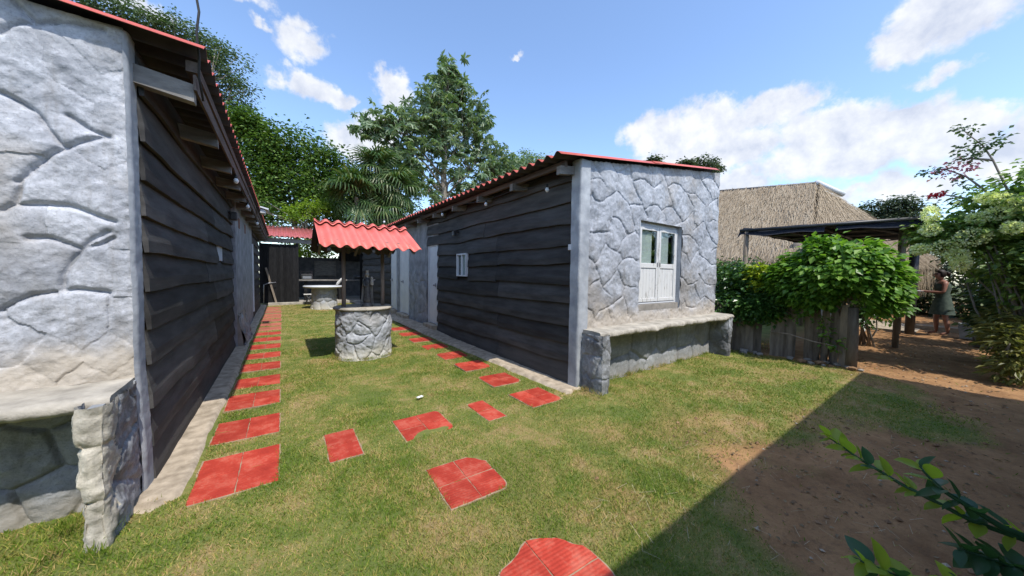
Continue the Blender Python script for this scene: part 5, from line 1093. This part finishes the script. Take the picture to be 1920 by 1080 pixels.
# hedge and climber over the fence
r = np.random.default_rng(12)
hd = thing('hedge_shrub', (8.2, 2.7, 0), 'glossy dark green shrub growing over the left end of the plank fence beside the gable', 'shrub')
C = clumps_on([(8.2, 3.15, 1.20, .40, .55, .45), (7.75, 2.80, 1.25, .34, .50, .35), (7.75, 2.50, 1.22, .34, .48, .3), (7.75, 2.2, 1.06, .3, .45, .28), (7.45, 2.85, .82, .20, .22, .40), (7.5, 2.45, .86, .16, .2, .3), (8.5, 3.4, 1.3, .4, .55, .4)], 70, r, .5)
qmesh('foliage', foliage(C, .16, 30, .085, .026, r, .8, .3), MAT['leaf_hedge'], hd)
mb = MB()
for i in range(26): c = C[i*7 % len(C)]; mb.tube([(8.2+.1*math.sin(i), 2.8+.12*math.cos(i*2), 0), ((8.2+c[0])/2, (2.8+c[1])/2, c[2]*.55), c], [.014, .010, .004], 5)
mb.build('stems', MAT['bark'], hd)
qmesh('young_leaves', foliage(clumps_on([(7.55, 2.50, 1.56, .12, .12, .10), (7.6, 2.32, 1.52, .12, .14, .12), (7.5, 2.38, 1.3, .08, .08, .08)], 14, r, .2), .10, 16, .085, .03, r, .7, .2), MAT['leaf_lime'], hd)
qmesh('blossom', foliage(np.array([[7.9, 2.78, 1.66], [7.9, 2.73, 1.68]]), .07, 40, .03, .014, r, .7, 0), MAT['flower_pale'], hd)
vn_ = thing('climbing_vine', (8.0, 1.4, 0), 'bright green climbing vine heaped like a dome over the end of the plank fence', 'vine')
vb = [(7.8, 1.50, 1.84, .40, .24, .28), (7.8, 1.12, 1.74, .42, .26, .28), (7.75, 1.86, 1.58, .36, .24, .26), (7.7, .90, 1.46, .32, .26, .22), (7.55, 1.40, 1.50, .42, .24, .36), (7.55, 1.90, 1.30, .22, .24, .2), (7.55, .84, 1.22, .16, .20, .13), (8.1, 1.4, 1.55, .5, .4, .5), (7.5, 1.65, 1.18, .2, .16, .25), (7.5, 2.06, 1.45, .1, .14, .1)]
Cv = clumps_on(vb, 90, r, .75); Cv = Cv[(Cv[:, 2] > .5)]
cen = np.array([7.85, 1.4, 1.25]); m = len(Cv); n = 26; P = (Cv[:, None]+r.normal(0, .07, (m, n, 3))).reshape(-1, 3); out = unit(P-cen)
D = unit(out*(1, 1, .3)+r.normal(0, .35, P.shape))-np.array([0, 0, .55]); Nn = unit(out+np.array([0, 0, .9])+r.normal(0, .35, P.shape)); s_ = r.uniform(.5, 1.25, len(P))
shoots = []
for i in range(26):
    a_ = Cv[(i*37) % len(Cv)]; dd = unit(a_-cen+r.normal(0, .35, 3)+(0, 0, .25)); k_n = 10; tt = np.linspace(0, 1, k_n)[:, None]; pp = a_+dd*tt*r.uniform(.15, .32)-np.array([0, 0, .18])*tt**2
    shoots.append(leaf_quads(pp, dd+r.normal(0, .6, (k_n, 3)), unit(r.normal(0, .5, (k_n, 3))+(0, 0, 1)), r.uniform(.05, .09, k_n), r.uniform(.015, .028, k_n), .08))
qmesh('shoots', np.concatenate(shoots), MAT['leaf_vine'], vn_)
qmesh('foliage', leaf_quads(P, D, Nn, .12*s_, .040*s_, .08), MAT['leaf_vine'], vn_)
mb = MB()
for i in range(18): c = Cv[i*11 % len(Cv)]; mb.tube([(7.62+.05*math.sin(i*3), 1.2+.12*(i % 4), 0), (7.7, 1.2+.1*(i % 4), .8), c], [.016, .012, .005], 5)
mb.build('stems', MAT['bark'], vn_)
qmesh('dangling_leaves', foliage(np.array([[7.55, 1.45, .62], [7.55, 1.42, .5], [7.52, 1.36, .38], [7.5, 1.30, .33], [7.56, 1.5, .75], [7.9, .88, .95], [7.9, .8, .85], [7.42, 2.35, .66], [7.4, 2.1, .78], [7.45, 2.2, .72], [7.48, 1.75, .84], [7.5, 1.82, .72], [7.42, 2.62, .62], [7.38, 2.5, .72]]), .09, 18, .07, .026, r, 1.0, .3), MAT['leaf_vine'], vn_)

# flowering shrubs on the right
def shrub(label, name, base, blobs, per, cr, n, L, Wd, mat, seed, group=None, stems=20):
    r = np.random.default_rng(seed); t = thing(name, base, label, 'shrub', group); C = clumps_on(blobs, per, r, .55); qmesh('foliage', foliage(C, cr, n, L, Wd, r, .8, .3), MAT[mat], t)
    mb = MB()
    for i in range(stems):
        c = C[(i*13) % len(C)]; b_ = np.array(base)+r.normal(0, .07, 3)*(1, 1, 0); mb.tube([b_, (b_+c)/2+r.normal(0, .05, 3), c], [.022, .014, .006], 5)
    mb.build('stems', MAT['bark'], t); return t, r
fs, r = shrub('big shrub with pale cream flower heads leaning over the dirt path', 'flowering_shrub', (9.1, -.55, 0), [(9.0, -.15, 2.45, .5, .45, .34), (9.0, -.45, 2.75, .4, .35, .35), (9.0, .22, 2.15, .35, .26, .26), (9.1, -.28, 1.9, .5, .40, .36), (9.0, -.75, 2.1, .7, .7, .5), (9.0, .42, 2.22, .2, .15, .16), (9.2, -.7, 1.4, .5, .5, .45), (9.25, -.48, 1.55, .4, .45, .28), (9.3, -.9, 2.6, .6, .6, .6)], 50, .22, 26, .10, .03, 'leaf_flowershrub', 61)
for k, (x, y, z, rx, rz) in enumerate([(8.6, .49, 2.50, .08, .11), (8.6, .48, 2.25, .09, .08), (8.55, .09, 2.10, .15, .11), (8.6, .33, 1.95, .14, .10), (8.6, .20, 1.82, .10, .09), (8.6, -.15, 2.62, .12, .08), (8.6, -.12, 2.43, .11, .08), (8.6, -.26, 2.54, .09, .10), (8.6, .58, 1.94, .08, .07), (8.6, .17, 1.70, .08, .10), (8.6, .05, 2.38, .08, .06), (8.5, -.25, 2.2, .08, .07), (8.55, -.02, 2.66, .09, .06)]):
    nn = 420; d = unit(r.normal(size=(nn, 3))); P = np.array([x, y, z])+d*np.array([(rx+rz)/2, rx, rz])*1.25*r.uniform(.55, 1, (nn, 1)); Dv = d+r.normal(0, .4, (nn, 3))
    qmesh('flower_head', leaf_quads(P, Dv, unit(d+r.normal(0, .5, (nn, 3))), r.uniform(.022, .042, nn), r.uniform(.010, .017, nn), .05), MAT['flower_pale'], fs)['kind'] = 'stuff'
shrub('dark lower shrub right of the path, above the grey pot', 'dark_shrub', (10.4, -.45, 0), [(10.3, -.38, 1.2, .6, .55, .30), (10.2, -.50, .8, .5, .5, .28), (10.5, -.25, .85, .3, .35, .2), (10.2, -.62, .45, .5, .45, .3), (10.6, -.3, 1.7, .5, .4, .3), (10.4, -.95, 1.2, .8, .9, .5), (11.6, -.62, 2.2, .6, .7, .45), (11.0, -.5, 1.6, .4, .5, .3)], 50, .2, 28, .11, .028, 'leaf_rshrub', 62)
shrub('yellowish spreading plant at the right edge of the path, nearest the camera', 'low_plant', (8.6, -.40, 0), [(8.6, -.28, .55, .3, .22, .12), (8.5, -.38, .28, .3, .25, .12), (9.0, -.3, .75, .35, .25, .2)], 26, .16, 22, .11, .02, 'leaf_yellow_dull' if 'leaf_yellow_dull' in MAT else 'leaf_rshrub', 63, stems=10)
shrub('drooping fern like shrub behind the person, right of the path', 'dark_shrub', (12.3, -.1, 0), [(12.2, -.32, 1.1, .5, .5, .3), (12.4, -.38, .6, .5, .4, .3), (12.6, -.5, 1.9, .6, .6, .4)], 40, .2, 24, .16, .022, 'leaf_hedge', 64)
bg_ = thing('bougainvillea', (9.3, -.45, 0), 'thin bougainvillea sprays with pink and red bracts above the flowering shrub', 'shrub')
r = np.random.default_rng(66)
arc = [[(9.3, -.45, 0), (9.2, -.3, 1.8), (9.0, -.20, 2.8), (9.0, -.05, 3.3), (9.0, .05, 3.55), (9.0, .18, 3.75), (9.0, .27, 3.9)], [(9.2, -.3, 2.2), (9.0, 0, 2.85), (9.0, .18, 3.1), (9.0, .40, 3.28), (9.0, .60, 3.27)], [(9.1, -.2, 2.3), (9.0, .15, 2.75), (9.0, .43, 2.87)], [(9.0, -.05, 3.3), (9.0, .15, 3.38), (9.0, .3, 3.40)]]
mb = MB()
for a in arc: mb.tube(a, [.016*(1-i/len(a))+.003 for i in range(len(a))], 5)
mb.build('stems', MAT['bark'], bg_)
def spray(pts, cr, n, L, Wd): return foliage(np.array(pts), cr, n, L, Wd, r, .8, .2, .6)
qmesh('leaves', np.concatenate([spray([(9, .02, 3.6), (9, .10, 3.55), (9, -.05, 3.62), (9, .12, 3.48), (9, -.08, 3.5), (9, .24, 3.55), (9, .22, 3.40), (9, .15, 3.38), (9, .25, 3.9), (9, .18, 3.86), (9, .58, 3.28), (9, .5, 3.27), (9, .25, 3.05), (9, .18, 2.95), (9, .3, 2.75)], .11, 22, .07, .022)]), MAT['leaf_lefttall'], bg_)
qmesh('pink_bracts', spray([(9, .30, 3.30), (9, .22, 3.35), (9, .38, 3.25), (9, .24, 3.22), (9, .18, 3.28), (9, .44, 3.2), (9, .2, 3.15)], .10, 16, .055, .024), MAT['flower_pink'], bg_)
qmesh('red_bracts', spray([(9, .44, 2.87), (9, .50, 2.86)], .045, 34, .05, .024), MAT['flower_red'], bg_)
# greenery closing the far end of the path
r = np.random.default_rng(70)
C = clumps_on([(21, -1.5, 1.6, 1.2, 1.8, 1.4), (22, .6, 1.3, 1.2, 1.5, 1.4), (23, 2.6, 1.4, 1.2, 1.4, 1.4), (19.5, -2.6, 2.0, 1.5, 2.2, 1.6), (17, -2.6, 1.8, 1.6, 2.0, 1.0), (14.5, -1.9, 1.5, 1.5, 1.8, .8), (24, 4.4, 1.6, 1.5, 1.6, 1.4), (16.5, -1.6, 3.1, 1.6, .7, .7)], 90, r, .6)
bs = thing('garden_thicket', (20, -1, 0), 'dark dense greenery closing the far end of the dirt path behind the person', 'thicket')
o = qmesh('foliage', foliage(C, .5, 40, .22, .05, r, .8, .3), MAT['leaf_far'], bs); o['kind'] = 'stuff'
structure(MB().add([(14, .9, .012), (16.2, .9, .012), (17.5, 3.2, .012), (14.6, 3.2, .012)], [(0, 1, 2, 3)]).build('paved_terrace', MAT['strip_concrete']))
structure(MB().span((15.2, -.9, -.02), (15.75, 1.0, .10)).build('path_kerb', MAT['mortar']))
shrub('leafy plant in the gap between the fence end and the terrace', 'dark_shrub', (10.3, 1.35, 0), [(10.4, 1.35, .75, .3, .35, .2), (10.2, 1.5, 1.2, .3, .3, .2)], 22, .16, 18, .12, .03, 'leaf_hedge', 65, stems=8)
# roots and rubble at the fence foot
r = random.Random(4); n_ = 0
for k in range(26):
    f = r.random(); x = 7.35+.25*r.random()-(.15*f); y = 1.0+1.5*f+r.uniform(-.1, .1); s_ = r.uniform(.03, .075)
    bm = bmesh.new(); bmesh.ops.create_icosphere(bm, subdivisions=1, radius=s_)
    for v in bm.verts: v.co *= r.uniform(.75, 1.2); v.co.z *= .6; v.co += Vector((x, y, s_*.2))
    me = bpy.data.meshes.new('rubble_stone'); bm.to_mesh(me); bm.free()
    prop(link('rubble_stone', me, MAT['old_concrete'] if k % 3 else MAT['soil'], loc=(x, y, 0)), 'small grey or earthy lump of rubble lying at the foot of the plank fence', 'stone', 'rubble along the fence foot')

# ------------------------------------------------------------------ twig of a citrus bush in the lower right corner
def leaf_mesh(seed, L=.075, W=.019):
    r = random.Random(seed); V = []; n = 7
    for i in range(n):
        t = i/(n-1); w = W*math.sin(PI*min(1, t**.85))**.8 if 0 < t < 1 else .0008; z = -.22*L*t*t+.02*L*math.sin(t*9)
        V += [(L*t, -w, z+w*.35), (L*t, 0, z), (L*t, w, z+w*.35)]
    mb = MB().add(V, [(i*3+j, i*3+j+1, i*3+j+4, i*3+j+3) for i in range(n-1) for j in range(2)], True)
    return mb.mesh('leaf')
LM = {k: [leaf_mesh(i, L, W) for i in range(3)] for k, L, W in (('leaf_branch', .060, .0165), ('leaf_branch_young', .054, .0155))}
for k in LM:
    for me in LM[k]: me.materials.append(MAT[k])
cbh = thing('citrus_bush', (1.75, -.55, 0), 'leafy citrus bush twigs poking into the lower right corner, with lime green young leaves', 'bush')
r = random.Random(9)
tw = [([(1.75, -.55, 0), (1.7, -.45, .5), (1.52, -.20, .80), (1.41, -.02, .845), (1.415, .10, .875), (1.44, .19, .90), (1.47, .27, .93)], 46, .38), ([(1.7, -.45, .5), (1.35, -.20, .70), (1.20, -.05, .76), (1.12, .06, .785), (1.08, .14, .80)], 34, .55), ([(1.52, -.2, .80), (1.40, -.06, .86), (1.38, .03, .91), (1.39, .07, .95)], 14, .75),
      ([(1.35, -.20, .70), (1.10, -.08, .70), (1.0, .02, .72), (.98, .08, .73)], 22, .7), ([(1.7, -.45, .5), (1.45, -.25, .60), (1.30, -.12, .66), (1.22, .02, .68)], 40, 1.1), ([(1.7, -.45, .5), (1.55, -.22, .70), (1.42, -.10, .77), (1.33, .0, .80)], 40, 1.1), ([(1.45, -.25, .60), (1.25, -.16, .72), (1.18, -.08, .78), (1.15, -.0, .80)], 36, .95)]
for pts, nl, young in tw:
    MB().tube(pts, [.010-.0075*i/(len(pts)-1) for i in range(len(pts))], 6).build('twig', MAT['leaf_branch'] , cbh)
    for k in range(nl):
        f = .30+.70*(k+r.random())/nl; q = f*(len(pts)-1); i = min(int(q), len(pts)-2); u = q-i; a, b_ = Vector(pts[i]), Vector(pts[i+1]); p = a.lerp(b_, u); d = (b_-a).normalized()
        yk = f > young; kind = 'leaf_branch_young' if yk and r.random() < .85 else 'leaf_branch'
        side = d.orthogonal().normalized(); side.rotate(Matrix.Rotation(k*2.4+r.uniform(-.4, .4), 3, d)); dirv = (d*r.uniform(.35, .9)+side+Vector((0, 0, .25 if yk else -.1))).normalized()
        up_ = Vector((r.uniform(-.4, .4), r.uniform(-.4, .4), 1)); yv = up_.cross(dirv).normalized(); zv = dirv.cross(yv)
        o = bpy.data.objects.new('leaf', LM[kind][k % 3]); COL.objects.link(o); o.parent = cbh
        s_ = r.uniform(.75, 1.15)*(.85 if f > .95 else 1); mt = Matrix((dirv, yv, zv)).transposed().to_4x4(); mt.translation = p-cbh.location
        o.matrix_local = mt @ Matrix.Diagonal((s_, s_, s_, 1))

# ------------------------------------------------------------------ person on the path
per = thing('person', (14.0, .50, 0), 'person standing on the dirt path in a dark green sleeveless dress, head bowed', 'person')
fw = Vector((-.30, .95, 0)).normalized(); rt = Vector((fw.y, -fw.x, 0)); o0 = Vector((14.0, .50, 0))
def W3(f, s, z): return tuple(o0+fw*f+rt*s+Vector((0, 0, z)))
J = {}; E_ = []; RAD = {}
def jn(n, f, s, z, r_, par=None):
    J[n] = W3(f, s, z); RAD[n] = r_
    if par: E_.append((par, n))
jn('pel', 0, 0, .92, .125); jn('wai', .0, 0, 1.06, .105, 'pel'); jn('che', .02, 0, 1.24, .125, 'wai'); jn('upc', .02, 0, 1.36, .10, 'che'); jn('nek', .045, 0, 1.44, .048, 'upc'); jn('hd1', .075, 0, 1.50, .070, 'nek'); jn('hd2', .105, 0, 1.57, .086, 'hd1'); jn('hd3', .095, 0, 1.635, .070, 'hd2')
for sd_, sg in (('l', -1), ('r', 1)):
    jn('sh'+sd_, .02, sg*.165, 1.365, .055, 'upc'); jn('el'+sd_, .06, sg*.215, 1.12, .040, 'sh'+sd_); jn('wr'+sd_, .30, sg*.12, 1.13, .027, 'el'+sd_); jn('hn'+sd_, .37, sg*.09, 1.14, .026, 'wr'+sd_)
    for q in range(4): jn('f%d%s' % (q, sd_), .425, sg*(.065+.016*q), 1.135, .009, 'hn'+sd_); jn('g%d%s' % (q, sd_), .450, sg*(.055+.014*q), 1.115, .008, 'f%d%s' % (q, sd_))
    jn('th'+sd_, .385, sg*.05, 1.165, .010, 'hn'+sd_)
    jn('hp'+sd_, 0, sg*.085, .86, .095, 'pel'); jn('kn'+sd_, .02+.05*sg, sg*.095, .48, .056, 'hp'+sd_); jn('cf'+sd_, .0+.06*sg, sg*.10, .33, .052, 'kn'+sd_); jn('an'+sd_, -.02+.07*sg, sg*.10, .085, .033, 'cf'+sd_); jn('to'+sd_, .12+.07*sg, sg*.12, .035, .032, 'an'+sd_)
names = list(J); me = bpy.data.meshes.new('body'); me.from_pydata([J[n] for n in names], [(names.index(a), names.index(b_)) for a, b_ in E_], []); 
simple('skin', (.22, .10, .065), (.30, .145, .10), 12, .5, .4, 0); simple('dress_green', (.04, .058, .048), (.09, .115, .09), 14, .85, .2, .3); simple('hair_dark', (.015, .010, .008), (.035, .022, .016), 30, .6, .3, .3)
body = link('body', me, MAT['skin'], per); sk = body.modifiers.new('skin', 'SKIN'); sk.branch_smoothing = .4
for i, n in enumerate(names): me.skin_vertices[0].data[i].radius = (RAD[n], RAD[n]); me.skin_vertices[0].data[i].use_root = (n == 'pel')
body.modifiers.new('sub', 'SUBSURF').render_levels = 2; body.modifiers['sub'].levels = 1
def ellring(f, z, a, b_, n=24, wob=0.0, ph=0): return [W3(f+b_*math.cos(t)*(1+wob*math.sin(7*t+ph)), a*math.sin(t)*(1+wob*math.sin(7*t+ph)), z) for t in [2*PI*k/n for k in range(n)]]
R_ = [ellring(.0, .55, .255, .21, wob=.06), ellring(.0, .70, .225, .185, wob=.04, ph=.6), ellring(.0, .86, .185, .155, wob=.02), ellring(.0, .98, .150, .130), ellring(.01, 1.10, .125, .115), ellring(.02, 1.22, .148, .142), ellring(.02, 1.30, .150, .138), ellring(.015, 1.345, .125, .115)]
V = [p for r2 in R_ for p in r2]; MB().add(V, [(i*24+k, i*24+(k+1) % 24, (i+1)*24+(k+1) % 24, (i+1)*24+k) for i in range(len(R_)-1) for k in range(24)], True).build('dress', MAT['dress_green'], per)
hb = MB(); bm = bmesh.new(); bmesh.ops.create_icosphere(bm, subdivisions=3, radius=1)
for v in bm.verts:
    c = v.co.copy(); f_, s_, z_ = c.x*.105, c.y*.092, c.z*.105
    if c.x > .25 and c.z < .45: f_ = .25*.105*.6; 
    v.co = Vector(W3(.070+f_, s_, 1.605+z_*(1 if c.z > -.3 else 1.25)))
bm.verts.index_update(); hb.add([v.co for v in bm.verts], [[v.index for v in f.verts] for f in bm.faces], True); bm.free(); hb.tube([W3(-.02, 0, 1.62), W3(-.06, .0, 1.60), W3(-.075, 0, 1.54)], [.045, .05, .02], 10).build('hair', MAT['hair_dark'], per)
fc = MB().tube([W3(.175, 0, 1.575), W3(.205, 0, 1.555), W3(.178, 0, 1.545)], [.010, .013, .010], 8)
fc.build('nose', MAT['skin'], per)
for sg in (-1, 1): MB().tube([W3(.168, sg*.030, 1.585), W3(.178, sg*.030, 1.584)], .009, 8).build('eye', MAT['hair_dark'], per)
MB().box(W3(.172, 0, 1.522), (.012, .035, .008)).build('mouth', MAT['brick_brown'], per)
tr_ = MB().box(W3(.46, 0, 1.14), (.24, .24, .018), Matrix.Rotation(.3, 3, 'Z'), .004).tube([W3(.50, .0, 1.15), W3(.62, .05, 1.22)], .008, 6)
prop(tr_.build('tray', MAT['paper'], loc=W3(.46, 0, 1.13)), 'small pale tray held in both hands by the person on the path', 'tray')

# ------------------------------------------------------------------ lawn blades
rg = np.random.default_rng(99)
def in_pads(x, y, m=0.0):
    k = np.zeros(len(x), bool)
    for (a, b_, c, d, rot) in PADS: k |= (x > a-m) & (x < b_+m) & (y > c-m) & (y < d+m)
    # round broken pad
    return k
def grass(n, x0, x1, y0, y1, d0):
    x = rg.uniform(x0, x1, n); y = rg.uniform(y0, y1, n); d = np.sqrt(x*x+y*y+2.1)
    p = np.minimum(1, (d0/d)**2); dmk = dirtmask(x, y); p = p*(1-.985*dmk)
    k = rg.random(n) < p
    k &= ~in_pads(x, y, -.012); k &= ~in_strip(x, y); k &= ~((x > XR) & (y > YR-.0) & (x < XE+.2)); k &= ~((x < XL) & (y > YL-.02)); k &= np.hypot(x-WC[0], y-WC[1]) > WR; k &= np.hypot(x-TC[0], y-TC[1]) > .42
    k &= y < 16.75; k &= np.hypot(x-1.19*.879, y-1.20*.879) > .275
    k &= ~((x < -.745) & (x > -.845) & (y > 2.56) & (y < YL)); k &= ~((x > 3.08) & (x < 3.32) & (y > 2.5) & (y < 2.9)); k &= ~((x > 6.6) & (x < 6.8) & (y > 2.5) & (y < 2.9))
    return x[k], y[k]
x, y = grass(3100000, -1.6, 9.0, -.4, 17, 2.7); d = np.sqrt(x*x+y*y+2.1); n = len(x)
z = gz(x, y)-.004; hgt = rg.uniform(.010, .028, n)*(1+.7*np.clip(fbm(x*1.7, y*1.7, 5, 3, 8), -.5, .8)); w = .0011+.00075*d; a = rg.uniform(0, 2*PI, n); ln = rg.uniform(.2, 1.5, n)*hgt; la = a+rg.normal(0, 1.0, n)
B = np.stack([x, y, z], -1); S = np.stack([np.cos(a), np.sin(a), 0*a], -1)*w[:, None]; T = B+np.stack([np.cos(la)*ln, np.sin(la)*ln, hgt], -1)
V = np.stack([B-S, B+S, T], 1).reshape(-1, 3); gr = mobj('lawn_grass', V, np.arange(3*n).reshape(-1, 3), MAT['grass_blade'], smooth=False); stuff(gr); prop(gr, 'short patchy green and straw coloured lawn grass', 'grass')
print('grass blades', n)
# dry stalks and dead leaves lying about
n = 420; x = rg.uniform(1.5, 8.5, n); y = rg.uniform(.1, 1.5, n); k = ~in_pads(x, y) & ~((x > 3.0) & (y > 2.5)); x, y = x[k], y[k]; n = len(x); a = rg.uniform(-.6, 1.2, n)+PI/2*(rg.random(n) < .3); L = rg.uniform(.04, .22, n)
B = np.stack([x, y, gz(x, y)+rg.uniform(.004, .022, n)], -1); D = np.stack([np.cos(a), np.sin(a), rg.normal(0, .06, n)], -1); S = np.stack([-np.sin(a), np.cos(a), 0*a], -1)*.0009
V = np.stack([B-S, B+S, B+D*L[:, None]*.5+S+np.array([0, 0, .006]), B+D*L[:, None]*.5-S+np.array([0, 0, .006])], 1).reshape(-1, 3)
stuff(prop(mobj('dry_stalks', V, np.arange(4*n).reshape(-1, 4), MAT['straw'] if 'straw' in MAT else MAT['leaf_dead'], smooth=False), 'scattered dry straw stalks lying on the lawn and dirt', 'straw'))
n = 1500; x = rg.uniform(1.6, 13, n); y = rg.uniform(-.3, 1.6, n); k = dirtmask(x, y) > .4; x, y = x[k], y[k]; n = len(x)
V = leaf_quads(np.stack([x, y, gz(x, y)+.008], -1), np.stack([np.cos(x*99), np.sin(x*99), 0*x+.05], -1), unit(rg.normal(0, .25, (n, 3))+(0, 0, 1)), rg.uniform(.012, .05, n), rg.uniform(.004, .013, n))
stuff(prop(mobj('dead_leaves', V.reshape(-1, 3), np.arange(4*n).reshape(-1, 4), MAT['leaf_dead'], smooth=False), 'small dead leaves and chips strewn on the bare dirt', 'dead leaves'))
n = 260; x = rg.uniform(1.6, 12, n); y = rg.uniform(-.3, 1.7, n); k = (dirtmask(x, y) > .4); x, y = x[k], y[k]; n = len(x); s_ = rg.uniform(.004, .016, n)
base = np.array([(1, 0, 0), (-1, 0, 0), (0, 1, 0), (0, -1, 0), (0, 0, .7), (0, 0, -.7)]); V = (np.stack([x, y, gz(x, y)+s_*.3], -1)[:, None]+base[None]*s_[:, None, None]*rg.uniform(.7, 1.3, (n, 6, 1))).reshape(-1, 3)
f0 = np.array([(0, 2, 4), (2, 1, 4), (1, 3, 4), (3, 0, 4), (2, 0, 5), (1, 2, 5), (3, 1, 5), (0, 3, 5)]); F = (np.arange(n)[:, None, None]*6+f0[None]).reshape(-1, 3)
stuff(prop(mobj('pebbles', V, F, MAT['strip_concrete'], smooth=False), 'small pebbles scattered on the bare dirt', 'pebbles'))
# longer tufts scattered through the lawn, clods on the dirt
n = 5200; x = rg.uniform(-1.2, 8.2, n); y = rg.uniform(.4, 7, n); k = ~in_pads(x, y, .0) & ~in_strip(x, y) & (dirtmask(x, y) < .6) & ~((x > 3.0) & (y > 2.5)) & ~((x < -.74) & (y > 2.5)) & (fbm(x*1.3, y*1.3, 3, 3, 5) > -.05)
C = np.stack([x, y, gz(x, y)], -1)[k]; n = len(C)*9; P = np.repeat(C, 9, 0)+rg.normal(0, .012, (n, 3))*(1, 1, .0); D = rg.normal(0, .6, (n, 3)); D[:, 2] = 1
stuff(prop(qmesh('grass_tufts', leaf_quads(P, D, rg.normal(0, 1, (n, 3))*(1, 1, .2), rg.uniform(.02, .055, n), np.full(n, .0016), .02), MAT['grass_blade']), 'slightly longer tufts scattered through the short lawn', 'grass'))
n = 520; x = rg.uniform(1.6, 12, n); y = rg.uniform(-.3, 1.7, n); k = (dirtmask(x, y) > .35); x, y = x[k], y[k]; n = len(x); s_ = rg.uniform(.005, .022, n)
V = (np.stack([x, y, gz(x, y)+s_*.2], -1)[:, None]+base[None]*s_[:, None, None]*rg.uniform(.6, 1.4, (n, 6, 1))).reshape(-1, 3); F = (np.arange(n)[:, None, None]*6+f0[None]).reshape(-1, 3)
stuff(prop(mobj('soil_clods', V, F, MAT['soil'], smooth=False), 'small clods of brown soil on the bare dirt', 'soil'))
# weeds at wall feet
C = []
for k in range(60): C.append((random.choice([-.80, -.98, 3.05, 3.33])+random.uniform(-.03, .03), random.uniform(2.45, 2.9), .01))
for k in range(110): a = random.uniform(0, 2*PI); C.append((WC[0]+.47*math.cos(a), WC[1]+.47*math.sin(a), .0))
for k in range(60): C.append((random.uniform(3.4, 6.6), 2.86, .0))
C = np.array(C); n = len(C)*14; P = np.repeat(C, 14, 0)+rg.normal(0, .02, (n, 3))*(1, 1, .1); D = rg.normal(0, .5, (n, 3)); D[:, 2] = 1
stuff(prop(qmesh('wall_foot_weeds', leaf_quads(P, D, rg.normal(0, 1, (n, 3))*(1, 1, .2), rg.uniform(.03, .08, n), np.full(n, .0022), .02), MAT['grass_blade']), 'longer grass tufts at the foot of the walls and well', 'weeds'))
